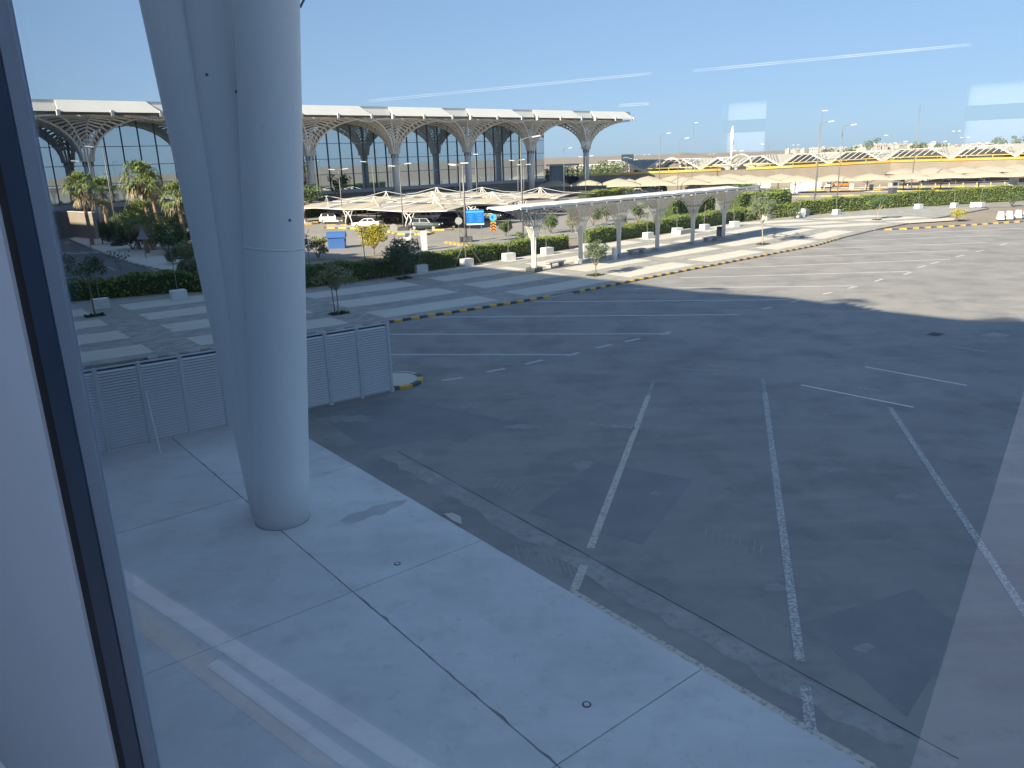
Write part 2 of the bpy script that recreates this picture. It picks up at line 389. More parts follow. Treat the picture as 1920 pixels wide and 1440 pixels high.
    gap_shade=mat('louvre backing', (0.07, 0.08, 0.09), 0.8, 0.1, 1.0),
    frame_dark=mat('window gasket', (0.004, 0.006, 0.009), 0.6, 0.1, 3.0),
    frame_blue=mat('window mullion', (0.018, 0.033, 0.062), 0.4, 0.08, 3.0),
    frame_pale=mat('window outer cap', (0.1, 0.145, 0.205), 0.4, 0.05, 3.0),
    room=mat('room wall', (0.245, 0.32, 0.405), 0.8, 0.04, 0.8),
    roomfloor=mat('room floor', (0.22, 0.25, 0.3), 0.35, 0.1, 1.0),
    diffuser=translucent('white blind', (0.66, 0.73, 0.88)),  # made-up translucent sheet: glows in the sun, lets no direct beam through
    contrail=vapour('contrail vapour', 0.14),
    skirting=mat('skirting white', (0.72, 0.72, 0.77), 0.5, 0.02, 1.0),
    skirt_beige=mat('beige threshold', (0.46, 0.36, 0.26), 0.5, 0.04, 1.0),
)
def paint(name, c): return mat(name, c, 0.28, 0.03, 1.0, spec=0.6)

def toned(src, k):
    m = M[src].copy(); m.name = M[src].name + ' tone'
    for nd in m.node_tree.nodes:
        if nd.type == 'RGB': nd.outputs[0].default_value = tuple(q * k for q in nd.outputs[0].default_value[:3]) + (1,)
        elif nd.type == 'MIX':
            b = nd.inputs['B'] if nd.inputs['B'].type == 'RGBA' else [s for s in nd.inputs if s.name == 'B' and s.type == 'RGBA'][0]
            b.default_value = tuple(q * k for q in b.default_value[:3]) + (1,)
    return m
M['concrete_a'] = toned('concrete', .93); M['concrete_b'] = toned('concrete', 1.03)

# ------------------------------------------------------------------ ground plan
O0 = G(740, 605); KD = (G(1280, 510) - O0).normalized(); ND = Vector((-KD.y, KD.x, 0))
def ST(s, t, z=0.0):
    return Vector((O0.x + KD.x * s + ND.x * t, O0.y + KD.y * s + ND.y * t, z))
def interp(tab, x):
    if x <= tab[0][0]:
        (a, b), (c, d) = tab[0], tab[1]
    elif x >= tab[-1][0]:
        (a, b), (c, d) = tab[-2], tab[-1]
    else:
        for (a, b), (c, d) in zip(tab, tab[1:]):
            if a <= x <= c: break
    return b + (d - b) * (x - a) / (c - a)
KERB = [(-24, 2.5), (-12, 1.05), (0, 0.05), (7, -0.5), (15, -0.77), (27.5, 0.0), (37, 0.4), (49.5, 0.95), (58.3, 2.7), (67.5, 3.9)]
KERB2 = [(67.5, 3.9), (70.5, 1.7), (77.2, -1.5), (86.2, -5.3), (110, -15.5)]
def kc(s): return interp(KERB, s) if s < 67.5 else interp(KERB2, s)
HEDGE = [(-40, 31), (-13, 24.6), (-6.4, 22.7), (-2, 19), (1.5, 16.6), (5.7, 16.4), (10.3, 16.6), (15, 17.0), (32.2, 19.0), (36.4, 19.8), (65.7, 22.9), (74.5, 23.0), (80.5, 21.7), (89, 20.7), (106, 16.5), (126.5, 8.5), (140, 2)]
def hc(s): return interp(HEDGE, s)
KZ = 0.14

ground = MB().poly([(-4500, -600, -.05), (4500, -600, -.05), (4500, 6000, -.05), (-4500, 6000, -.05)]).build('ground', M['sand'], kind='structure')
fore = MB()
pts = [ST(s, kc(s) - .02) for s in [-24, -12, 0, 7, 15, 27.5, 37, 49.5, 58.3, 67.5, 70.5, 77.2, 86.2, 110]]
pts = [(p.x, p.y, 0) for p in pts] + [(115, 50, 0), (70, -40, 0), (-10, -40, 0), (-45, 20, 0), (-45, 40, 0)]
fore.poly(pts)
forecourt = fore.build('asphalt', M['asphalt'], kind='structure')
lot = MB().poly([(x, y, -.004) for x, y in [(-60, 70), (-36, 74), (-6, 86), (14, 98), (48, 118), (70, 122), (150, 100), (260, 160), (260, 270), (60, 300), (20, 250), (-60, 160)]]).build('car_park', M['lot'], kind='structure')

# bay lines, dashes and near lines painted on the forecourt
def stripe(a, b, w, m, z=0.008, name='parking_line', ext=0):
    a = Vector((a.x, a.y, 0)); b = Vector((b.x, b.y, 0)); t = (b - a).normalized(); n = Vector((-t.y, t.x, 0)) * w / 2
    return MB().poly([(q.x, q.y, z) for q in (a - n, b - n, b + n, a + n)]).build(name, M[m], forecourt)
for (x0, y0, x1, y1) in [(690, 665, 1080, 665), (725, 627, 1255, 626), (772, 595, 1385, 590), (1000, 566, 1480, 562), (1190, 541, 1600, 536),
                         (1275, 521, 1705, 509), (1352, 503, 1782, 486), (1450, 483, 1815, 469), (1520, 467, 1850, 455), (1590, 452, 1880, 441), (1640, 441, 1915, 428)]:
    stripe(G(x0, y0), G(x1, y1), 0.26, 'bay')
for (x0, y0, x1, y1) in [(828, 714, 867, 708), (912, 698, 947, 691), (985, 683, 1018, 675), (1062, 667, 1086, 661), (1118, 653, 1147, 646), (1172, 641, 1200, 635), (1240, 628, 1257, 622),
                         (1428, 580, 1447, 576), (1483, 567, 1500, 562), (1543, 552, 1560, 548), (1590, 541, 1606, 537), (1640, 528, 1655, 523), (1695, 515, 1709, 510), (1720, 502, 1736, 498), (1745, 495, 1760, 491), (1792, 482, 1808, 478), (1830, 472, 1845, 469), (1875, 460, 1888, 456)]:
    stripe(G(x0, y0), G(x1, y1), 0.24, 'bay', 0.0095)
for (x0, y0, x1, y1, w) in [(1107, 1028, 1216, 742, .20), (1077, 1106, 1095, 1060, .20), (1500, 1241, 1434, 736, .19), (1521, 1373, 1510, 1287, .19), (1960, 1205, 1668, 764, .19)]:
    stripe(G(x0, y0), G(x1, y1), w, 'edge_line' if w == .2 else 'line', 0.0095)
stripe(G(1216, 742), G(1225, 715), .14, 'faint', .0095); stripe(G(1434, 736), G(1430, 710), .14, 'faint', .0095)
stripe(G(1502, 722), G(1713, 764), .12, 'fresh', .0115); stripe(G(1622, 688), G(1812, 723), .12, 'fresh', .0115)
for q in [(1265, 691, 1345, 696), (1330, 684, 1388, 692), (1105, 795, 1190, 803), (1605, 727, 1650, 732), (1608, 738, 1648, 744), (1780, 648, 1850, 660)]:
    stripe(G(q[0], q[1]), G(q[2], q[3]), .22, 'faint', .0095)
ea, eb = G(1073, 1106), G(1660, 1456)
# resurfaced patches and the trench along the pavement
def sheet(name, pix, m, z):
    return MB().poly([(p.x, p.y, z) for p in [G(*q) for q in pix]]).build(name, M[m], forecourt)
def ragged(a, b, w0, w1, seed, n=40):
    r = random.Random(seed); L, R = [], []
    t = (b - a).normalized(); nn = Vector((-t.y, t.x, 0))
    for i in range(n + 1):
        p = a.lerp(b, i / n)
        L.append(p + nn * (w0 + r.uniform(-.3, .3) * (w0 + .02))); R.append(p - nn * (w1 + r.uniform(-.25, .25) * (w1 + .02)))
    return L + R[::-1]
ta, tb = G(735, 850), G(1790, 1440)
def rag_sheet(a, b, w0, w1, seed, z, m, name):
    P = ragged(a, b, w0, w1, seed); mb = MB(); n = len(P) // 2
    for i in range(n - 1):
        mb.add([(q.x, q.y, z) for q in (P[i], P[i + 1], P[2 * n - 2 - i], P[2 * n - 1 - i])], [(3, 2, 1, 0)])
    return mb.build(name, M[m], forecourt)
rag_sheet(ta, tb, .18, .42, 3, .004, 'trench', 'trench_patch')
rag_sheet(ta + Vector((.15, .17, 0)), tb + Vector((.15, .17, 0)), .03, .0, 5, .0058, 'seam', 'trench_seam')
sheet('asphalt_patch', [(990, 962), (1118, 866), (1300, 900), (1205, 1022)], 'patch', .0042)
sheet('asphalt_patch', [(1505, 1168), (1715, 1104), (1800, 1180), (1700, 1345)], 'patch', .0042)
sheet('asphalt_patch', [(590, 775), (735, 745), (1010, 800), (760, 832), (690, 845)], 'patch', .0042)
sheet('manhole_patch', [(1735, 628), (1750, 623), (1772, 626), (1756, 631)], 'seam', .0046)
sheet('manhole_patch', [(1838, 628), (1862, 623), (1895, 629), (1870, 635)], 'trench', .0046)

def marks(x0, y0, dx, dy, n, lx, ly, w, m='trace'):
    r = random.Random(n + int(x0))
    for k in range(n):
        a = G(x0 + dx * k + r.uniform(-2, 2), y0 + dy * k + r.uniform(-2, 2)); b = G(x0 + dx * k + lx * r.uniform(.6, 1.1), y0 + dy * k + ly * r.uniform(.6, 1.1))
        stripe(a, b, w * r.uniform(.6, 1.2), m, .0048, 'tyre_mark')
marks(965, 1022, 11, 4, 11, 13, 32, .05); marks(885, 900, 10, 4, 9, 18, -26, .045); marks(1325, 985, 13, 4, 9, -4, 26, .04)
def blot(x, y, rx, ry, seed, m='trace'):
    r = random.Random(seed); sheet('dust_patch', [(x + rx * cos(2 * pi * k / 22) * r.uniform(.55, 1.15), y + ry * sin(2 * pi * k / 22) * r.uniform(.55, 1.15)) for k in range(22)][::-1], m, .0052 + seed * 1e-5)
for i_, (x, y, rx, ry) in enumerate([(650, 785, 60, 9), (880, 760, 24, 7), (1455, 1102, 26, 8), (1095, 872, 20, 10), (1160, 800, 40, 4), (1620, 1215, 20, 9), (760, 855, 45, 12), (830, 905, 30, 10), (1230, 925, 14, 5), (980, 800, 40, 5), (1700, 930, 30, 6), (1560, 880, 35, 6)]): blot(x, y, rx, ry, i_ + 1)

# the concrete pavement under the window: slabs with open joints
E1 = (G(580, 820) - G(1640, 1440)).normalized(); E2 = Vector((E1.y, -E1.x, 0))      # along the edge (away), outward
pv = structure('pavement')
def PV(a, b, z): return Vector((E1.x * a + E2.x * b, E1.y * a + E2.y * b, z))
b_edge = G(905, 1015).dot(E2); b_long = G(660, 1110).dot(E2)
a_j = [G(1040, 1440).dot(E1) + i * 7.0 for i in range(-3, 7)]
MB().poly([PV(a_j[0], b_edge - .03, -.001), PV(a_j[0], b_long - 14, -.001), PV(34.5, b_long - 14, -.001), PV(34.5, b_edge - .03, -.001)][::-1]).build('joint_bed', M['joint'], pv)
rr = random.Random(4)
stripe(PV(ea.dot(E1), b_edge + .085, 0), PV(eb.dot(E1) - 3, b_edge + .085, 0), .15, 'edge_line', .008, 'edge_line')
for b0, b1 in ((b_long, b_edge), (b_long - 13.8, b_long)):
    for i in range(len(a_j) - 1):
        a0, a1 = a_j[i], a_j[i + 1]
        if a0 > 29: continue
        g = 0.014; n = 34
        # uneven, chipped arris along the long joint
        lo = [(a0 + g + (a1 - a0 - 2 * g) * k / n, b0 + g + max(0, rr.gauss(0, .008)) + (rr.uniform(.015, .05) if rr.random() < .07 else 0)) for k in range(n + 1)]
        hi = [(a0 + g + (a1 - a0 - 2 * g) * k / n, b1 - g - max(0, rr.gauss(0, .006))) for k in range(n + 1)]
        ring = [PV(a, b, 0) for a, b in lo] + [PV(a, b, 0) for a, b in hi[::-1]]
        if (ring[1] - ring[0]).cross(ring[n + 2] - ring[0]).z < 0: ring = ring[::-1]
        MB().prism(ring, -.03, .03 + rr.uniform(-.002, .002)).build('slab', M[rr.choice(('concrete', 'concrete_a', 'concrete_b'))], pv)
for (x, y) in ((745, 1057), (1100, 1321)):
    p = G(x, y, .032); c = MB()
    c.tube([p + Vector((0, 0, .0)), p + Vector((0, 0, .005))], .085, 20); c.k = 1
    c.tube([p + Vector((0, 0, .0)), p + Vector((0, 0, .009))], .055, 16)
    c.build('drain_cover', [M['seam'], M['concrete']], pv)
MB().poly([(p.x, p.y, .0345) for p in [G(*q, .03) for q in [(636, 977), (655, 964), (684, 958), (700, 949), (722, 945), (741, 939), (764, 938), (756, 946), (733, 955), (716, 966), (700, 966), (680, 976), (655, 983)]]][::-1]).build('damp_stain', M['stain'], pv)
MB().prism([(p.x, p.y) for p in [G(*q) for q in [(832, 965), (848, 963), (864, 970), (866, 985), (850, 978)]]][::-1], .0, .03).build('spilled_mortar', M['panel'], pv)

# the plaza: one raised bed of grey paving with pale panels, kerb along its edge
plaza = structure('plaza')
ss = [-40, -24, -12, 0, 7, 15, 27.5, 37, 49.5, 58.3, 67.5]
hs = [-40, -20, -13, -6.4, -2, 1.5, 5.7, 10.3, 15, 32.2, 36.4, 65.7, 74.5, 80.5, 89, 106]
ring = [ST(s, kc(s) + .15) for s in ss] + [ST(106, 6), ] + [ST(s, hc(s) + .2) for s in hs[::-1]]
MB().prism([(p.x, p.y) for p in ring], -.03, KZ - .006).build('paving_bed', M['paving'], plaza)
def panel(s0, s1, t0, t1):
    n = max(1, int((s1 - s0) / 3)); mb = MB()
    lo = [ST(s0 + (s1 - s0) * i / n, t0 + kc(s0 + (s1 - s0) * i / n)) for i in range(n + 1)]
    hi = [ST(s0 + (s1 - s0) * i / n, t1 + kc(s0 + (s1 - s0) * i / n)) for i in range(n + 1)]
    mb.prism([(p.x, p.y) for p in lo + hi[::-1]], KZ - .05, KZ + .006).build('paving_panel', M['panel'], plaza)
bands = [(1.15, 3.75), (6.05, 9.0), (11.3, 14.1), (16.3, 19.4)]
for i in range(-3, 8):
    s0 = 0.02 + i * 11.05
    for k, (t0, t1) in enumerate(bands):
        t1b = min(t1, hc(s0 + 4.4) - kc(s0 + 4.4) - .35)
        if t1b - t0 < .6: continue
        if i >= 6 and k == 0: continue
        panel(s0, s0 + 8.7, t0, t1b)
# single grey pavers where the photograph shows them one by one
pm = [MB().box((0, 0, 0), (.585, .282, .05)).mesh('paver', M[k]) for k in ('paver', 'paver2')]
ang = atan2(KD.y, KD.x); cnt = 0; far = MB()
for (s0, t_lo, t_hi) in ((-2.32, 1.2, 7.6), (-13.36, 0.3, 13.0)):
    j = 0; t = t_lo
    while t < t_hi:
        for q in range(4):
            s = s0 + .3 + q * .6 + (.15 if j % 2 else -.15)
            p = ST(s, t + kc(s))
            if cnt < 300:
                put('paver', pm[0 if rr.random() < .6 else 1], plaza, (p.x, p.y, KZ - .022 + rr.uniform(-.003, .004)), ang + rr.uniform(-.01, .01)); cnt += 1
        t += .3; j += 1
# tree pits
for (x, y) in ((178, 592), (635, 588), (757, 522), (1117, 516), (1430, 458), (1645, 412)):
    p = G(x, y, KZ); q = MB(); r2 = random.Random(x)
    q.prism([(p.x + KD.x * a + ND.x * b, p.y + KD.y * a + ND.y * b) for a, b in ((-.62, -.5), (.62, -.5), (.62, .5), (-.62, .5))], KZ - .04, KZ + .012)
    for k in range(160):
        a, b = r2.uniform(-.6, .6), r2.uniform(-.48, .48)
        q.leaf((p.x + KD.x * a + ND.x * b, p.y + KD.y * a + ND.y * b, KZ + r2.uniform(.01, .1)), .07)
    q.build('tree_pit', M['soil'], plaza)
# short dark bars scattered on the far plaza
q = MB(); r2 = random.Random(11)
for k in range(26):
    p = G(1475 + r2.uniform(-30, 32), 441 + r2.uniform(-6, 5), KZ); a = r2.uniform(0, 3); l = r2.uniform(.3, 1.2)
    q.box((p.x, p.y, KZ + .012), (l, .16, .016), a)
q.build('dark_mark', M['seam'], plaza)

# kerbs: one block after another, painted in turn
def kerb_run(name, pts, blk=.575, start=0, h=KZ, w=.22, mats=('kerb_k', 'kerb_y'), gaps=(), bare=(), mk=[]):
    root = structure(name); L = 0; i = start
    meshes = {}
    for (a, b) in zip(pts, pts[1:]):
        d = (b - a).length; n = max(1, round(d / blk)); step = d / n; rz = atan2(b.y - a.y, b.x - a.x)
        for k in range(n):
            s = L + (k + .5) * step
            key = mats[i % 2]; i += 1
            if any(lo < s < hi for lo, hi in gaps): hh = .035; key = 'kerb_w'
            else: hh = h
            if any(lo < s < hi for lo, hi in bare): key = 'kerb_n'
            kk = (key, hh, round(step, 2))
            if kk not in meshes:
                mb = MB(); x = step / 2 - .004
                prof = [(-w / 2, -.03), (w / 2, -.03), (w / 2, hh + .008), (-w / 2 + .05, hh + .008), (-w / 2, hh - .03)]
                vs = [(sx, y, z) for sx in (-x, x) for y, z in prof]; m = len(prof)
                mb.add(vs, [tuple(range(m))[::-1] if False else tuple(range(m)), tuple(range(m, 2 * m))[::-1]] + [(q2, m + q2, m + (q2 + 1) % m, (q2 + 1) % m) for q2 in range(m)])
                meshes[kk] = mb.mesh('kerb_block', M[key])
            p = a.lerp(b, (k + .5) / n)
            put('kerb_block', meshes[kk], root, (p.x, p.y, 0), rz)
        L += d
    return root
kerb_run('kerb', [ST(s, kc(s) + .08) for s in (-14, -12, -.3)], mats=('kerb_w', 'kerb_n'))
kp = [ST(s, kc(s) + .08) for s in (-.3, 0, 7, 15, 27.5, 37, 49.5, 58.3, 67.5)]
d0 = .3
kerb_run('kerb', kp, gaps=[(d0 + 12.3, d0 + 14.6)], bare=[(d0 + 56.5, d0 + 67)])
kerb_run('kerb', [ST(s, kc(s)) for s in (67.6, 70.5, 77.2, 86.2, 100)], blk=.8)

# small rounded kerb island at the end of the fence
isl = structure('kerb_island')
ic = G(752, 714); a0 = (G(735, 733) - G(738, 700)).to_2d().angle_signed(Vector((1, 0))) if False else 0
ring = []
base_dir = (G(790, 713) - G(735, 718)).normalized(); pd = Vector((-base_dir.y, base_dir.x, 0))
for k in range(13):
    a = -pi / 2 + pi * k / 12
    ring.append(G(745, 716) + base_dir * (1.05 * cos(a)) + pd * (1.2 * sin(a)))
ring = [ring[0] - base_dir * 3.2] + ring + [ring[-1] - base_dir * 3.2]
MB().prism([(p.x, p.y) for p in ring], 0, KZ - .02).build('island_top', M['panel'], isl)
i = 0
for a, b in zip(ring[1:-2], ring[2:-1]):
    dd = (b - a).length; p = (a + b) / 2
    MB().box((p.x, p.y, KZ / 2), (dd * 1.04, .22, KZ + .012), atan2(b.y - a.y, b.x - a.x)).build('kerb_block', M['kerb_y' if i in (0, 1, 4, 5) else 'kerb_k' if i < 8 else 'kerb_w'], isl); i += 1
a, b = ring[0], ring[1]
for k in range(5):
    p = a.lerp(b, (k + .5) / 5)
    MB().box((p.x, p.y, KZ / 2), ((b - a).length / 5 - .01, .22, KZ + .012), atan2(b.y - a.y, b.x - a.x)).build('kerb_block', M['kerb_y' if k % 2 else 'kerb_k'], isl)

# planting strip, beds and left road
MB().prism([(p.x, p.y) for p in [ST(s, hc(s) - .25) for s in hs] + [ST(s, hc(s) + 2.6) for s in hs[::-1]]], -.03, KZ + .01).build('planting_bed', M['sand'], kind='structure')
rd = [(-120, 118), (-86, 140), (-66, 135), (-66, 124), (-62, 112), (-50, 96), (-41, 86), (-33.5, 76.5), (-28, 69.5), (-30, 64), (-60, 56), (-120, 80)]
MB().poly([(x, y, .012) for x, y in rd][::-1]).build('road', M['road'], kind='structure')
isp = [G(*q) for q in [(130, 449), (150, 458), (200, 478), (250, 495), (300, 507), (335, 511), (420, 505), (420, 470), (330, 466), (270, 455), (200, 446), (150, 444)]]
MB().prism([(p.x, p.y) for p in isp], -.03, .15).build('path', M['panel'], kind='structure')
kerb_run('kerb', [p for p in isp[:6]], blk=1.0, mats=('kerb_w', 'kerb_n'), h=.16)
rdm = structure('road_marking')
def rstripe(a, b, w):
    t = (b - a).normalized(); n = Vector((-t.y, t.x, 0)) * w / 2
    MB().poly([(q.x, q.y, .02) for q in (a - n, b - n, b + n, a + n)]).build('road_line', M['line'], rdm)
for (x0, y0, x1, y1, w) in [(118, 474, 131, 475, .5), (134, 475, 149, 476, .5), (152, 473, 165, 475, .5), (167, 472, 184, 474, .5), (186, 472, 203, 474, .5), (174, 490, 184, 494, .15), (203, 501, 217, 507, .15), (121, 455, 130, 456, .5), (120, 440, 165, 437, .2), (121, 443, 134, 442, .3), (140, 442, 153, 441, .3), (225, 484, 300, 510, .15), (300, 510, 335, 513, .15)]:
    rstripe(G(x0, y0), G(x1, y1), w)

# ------------------------------------------------------------------ far hills and plateau
def hill_mesh(name, px0, px1, dist, prof, depth, seed):
    r = random.Random(seed); mb = MB(); n = 48; vs = []
    for j in range(7):
        for i in range(n + 1):
            f = i / n; px = px0 + (px1 - px0) * f
            dd = dist + depth * j / 6; p = az(px, 290 - .0323 * (px - 946), dd)
            top = az(px, interp(prof, px), dist).z
            hgt = [0, .55, .9, 1, .95, .6, -.05][j] * top * (1 + r.uniform(-.05, .05)) if top > 0 else -.3
            vs.append((p.x, p.y, max(-.3, hgt) - (.3 if j == 0 else 0)))
    fs = [(j * (n + 1) + i, j * (n + 1) + i + 1, (j + 1) * (n + 1) + i + 1, (j + 1) * (n + 1) + i) for j in range(6) for i in range(n)]
    return mb.add(vs, fs).build(name, M['hill'], smooth=True, kind='structure')
hill_mesh('hill', 1205, 1345, 2600, [(1205, 300), (1235, 297), (1255, 291), (1272, 287), (1288, 286), (1305, 289), (1320, 295), (1345, 300)], 500, 1)
hill_mesh('hill', 1330, 2120, 1300, [(1330, 294), (1380, 291), (1440, 288), (1480, 285), (1600, 279), (1700, 274), (1800, 276), (1920, 274), (2120, 268)], 500, 2)
hill_mesh('hill', 1020, 1260, 3200, [(1020, 303), (1100, 300), (1180, 300.5), (1220, 299), (1260, 300)], 400, 3)

for (x0, y0, x1, y1, dd) in [(690, 188, 1222, 136, 7500), (1300, 131, 1820, 82, 7500), (1160, 196, 1217, 193, 7000), (905, 217, 945, 214, 7000)]:
    for off in (0, 1):
        a = az(x0, y0 + off * 3.5, dd); b = az(x1, y1 + off * 3.0, dd)
        mb = MB(); mb.tube([a, a.lerp(b, .3), a.lerp(b, .7), b], 2.6, 6, 3.4); mb.build('contrail', M['contrail'], kind='structure')

# ------------------------------------------------------------------ the building we stand in
WN = Vector((0.629, 0.777, 0)).normalized(); WA = Vector((-WN.y, WN.x, 0)); WD = 0.9
BD = -6.0
FL = EYE - 2.9
def WP(a, d, z): return Vector((WA.x * a + WN.x * d, WA.y * a + WN.y * d, z))          # a along the glass (left +), d outward from the eye
def mirror(P): return Vector(P) - WN * (2 * (Vector(P).dot(WN) - WD))
hall = thing('terminal_hall', 'terminal hall that the window belongs to, its unseen tall facade shaped to shade the pavement', 'building')
# unseen high facade, its top shaped to throw the forecourt shadow; lattice crests above
def slab_at(name, a0, a1, d0, d1, z0, z1, m, parent):
    mb = MB(); P = [WP(a, d, 0) for a, d in ((a0, d0), (a1, d0), (a1, d1), (a0, d1))]
    return mb.prism([(p.x, p.y) for p in P], z0, z1).build(name, M[m], parent)
s_n = SUN_DIR.x * WN.x + SUN_DIR.y * WN.y; s_a = SUN_DIR.x * WA.x + SUN_DIR.y * WA.y; s_l = SUN_DIR.length
def caster(P):
    t = (P.dot(WN) - WD) / s_n
    return P.dot(WA) - t * s_a, t * s_l * math.tan(SUN_EL)
prof = [caster(G(*q)) for q in [(2300, 690), (1920, 603), (1800, 598), (1662, 583), (1480, 557), (1312, 546), (1190, 531)]] + [caster(Vector(q)) for q in ((-5, 73, 0), (-19, 86, 0), (-44, 106, 0), (-74, 132, 0), (-110, 165, 0))]
prof.sort()
prof = [(-60, prof[0][1])] + prof + [(190, prof[-1][1])]
mb = MB()
for dd in (WD - .5, WD - .05):
    for (a_, z_) in prof: mb.v.append(tuple(WP(a_, dd, FL + 5.2))); mb.v.append(tuple(WP(a_, dd, z_)))
n_ = len(prof)
for i in range(n_ - 1):
    for f in ((2 * i, 2 * i + 2, 2 * i + 3, 2 * i + 1), (2 * n_ + 2 * i + 1, 2 * n_ + 2 * i + 3, 2 * n_ + 2 * i + 2, 2 * n_ + 2 * i), (2 * i + 1, 2 * i + 3, 2 * n_ + 2 * i + 3, 2 * n_ + 2 * i + 1), (2 * i, 2 * n_ + 2 * i, 2 * n_ + 2 * i + 2, 2 * i + 2)):
        mb.f.append(f); mb.mi.append(0)
mb.build('shadow_facade', M['facade'], hall)
for (x, y) in ((1340, 541), (1600, 563), (1890, 599)):
    a_, z_ = caster(G(x, y)); mb = MB(); c = WP(a_, WD - .27, z_ - .35)
    for k in range(9):
        u = (k - 4) * .36; w = .75 * (1 - abs(k - 4) / 5)
        mb.beam(c + WA * u - Vector((0, 0, .2)), c + WA * (u - .25) + Vector((0, 0, w + .15)), .11, .11)
    for w in (.4, .68):
        hw = 1.6 * (1 - w / 1.05); mb.beam(c - WA * hw + Vector((0, 0, w)), c + WA * hw + Vector((0, 0, w)), .13, .13)
    mb.build('crest_lattice', M['white'], hall)
slab_at('shadow_facade', -60, -12.31, WD - .5, WD - .05, 0, FL + 5.19, 'facade', hall)
slab_at('shadow_facade', 30.31, 190, WD - .5, WD - .05, 0, FL + 5.19, 'facade', hall)
# facade above, below and beside the window
slab_at('lower_wall', -12.3, 30.3, WD - .5, WD - .05, 0, FL - .08, 'room', hall)
am = 1.75
slab_at("side_wall", 2.615, 30, WD - .03, WD + .12, FL, FL + 5.0, "room", hall)
slab_at('side_wall', -12, -9, WD - .3, WD, FL, FL + 5.0, 'room', hall)
slab_at('floor', -12, 30, BD - .2, WD - .06, FL - .25, FL, 'roomfloor', hall)
slab_at('ceiling', -12, 30, BD - .2, BD + .6, FL + 5.0, FL + 5.2, 'room', hall)
slab_at('ceiling', -12, 30, WD - 1.2, WD - .02, FL + 5.0, FL + 5.2, 'room', hall)
slab_at('ceiling', 6, 30, BD + .61, WD - 1.21, FL + 5.0, FL + 5.2, 'room', hall)
for k in range(6): slab_at('fill_skylight', -12 + k * 3, -12 + k * 3 + 2.999, BD + .61, WD - 1.21, FL + 5.08, FL + 5.12, 'diffuser', hall)  # added out of view to brighten the room
slab_at('end_wall', -12.3, -12, BD - .2, WD, FL - .25, FL + 5.2, 'room', hall)
slab_at('end_wall', 30, 30.3, BD - .2, WD, FL - .25, FL + 5.2, 'room', hall)
# back wall with the openings whose bright image shows in the glass
vd = 2 * WD - BD
def on_virtual(px, py):
    d = ray(px, py); t = vd / d.dot(WN); P = Vector((0, 0, EYE)) + d * t
    return P.dot(WA), P.z
ops = []
for (x0, y0, x1, y1) in ((1357, 192, 1434, 285), (1815, 157, 1925, 268)):
    a1, z1 = on_virtual(x0, y0); a0, z0 = on_virtual(x1, y1); ops.append((a0, a1, z0, z1))
ops.append((-11.4, -0.6, FL + .4, FL + 4.6))  # added opening outside the mirrored view, lets daylight brighten the room
ops.sort()
edges = [-12]
for a0, a1, z0, z1 in ops:
    slab_at('back_wall', edges[-1], a0, BD - .2, BD, FL, FL + 5.0, 'room', hall)
    if z0 > FL: slab_at('back_wall', a0, a1, BD - .2, BD, FL, z0, 'room', hall)
    if z1 < FL + 5: slab_at('back_wall', a0, a1, BD - .2, BD, z1, FL + 5.0, 'room', hall)
    zc = z0 + (z1 - z0) * .52
    slab_at('window_bar', a0, a1, BD - .12, BD - .04, zc - .06, zc + .06, 'frame_blue', hall)
    slab_at('diffuser', a0, a1, BD - .16, BD - .14, z0, z1, 'diffuser', hall)
    edges.append(a1)
slab_at('back_wall', edges[-1], 30, BD - .2, BD, FL, FL + 5.0, 'room', hall)
slab_at('back_wall', -12, 30, BD - .2, BD, 0, FL - .26, 'room', hall)
vd2 = 3.6
def on_v2(px, py, vd2=3.0):
    d = ray(px, py); P = Vector((0, 0, EYE)) + d * (vd2 / d.dot(WN)); return mirror(P)
e0, e1 = on_v2(1912, 760, 5.6), on_v2(1690, 1500)
e0 = e1 + (e0 - e1) * ((FL + 4.9 - e1.z) / (e0.z - e1.z)); e1 = e1 + (e0 - e1) * ((FL + .02 - e1.z) / (e0.z - e1.z))
mb = MB(); vs = []
for P in (e1, e0):
    for (u, w) in ((0, 0), (-1.5, 0), (-1.5, -.5), (0, -.5)): vs.append(P + WA * u + WN * w)
mb.add(vs, [(0, 1, 2, 3), (7, 6, 5, 4), (0, 4, 5, 1), (1, 5, 6, 2), (2, 6, 7, 3), (3, 7, 4, 0)]); mb.build('sheen_panel', M['inner'], hall)  # unseen panel, tilted to catch light and mirror as a sheen
# floor strips at the foot of the glass, seen only as reflections
def strip(pix0, pix1, w, m, name, z):
    a = mirror(G(*pix0, z)); b = mirror(G(*pix1, z)); t = (b - a).normalized(); n = Vector((-t.y, t.x, 0)) * w / 2
    mb = MB(); mb.prism([((a - n).x, (a - n).y), ((b - n).x, (b - n).y), ((b + n).x, (b + n).y), ((a + n).x, (a + n).y)], FL, z)
    return mb.build(name, M[m], hall)

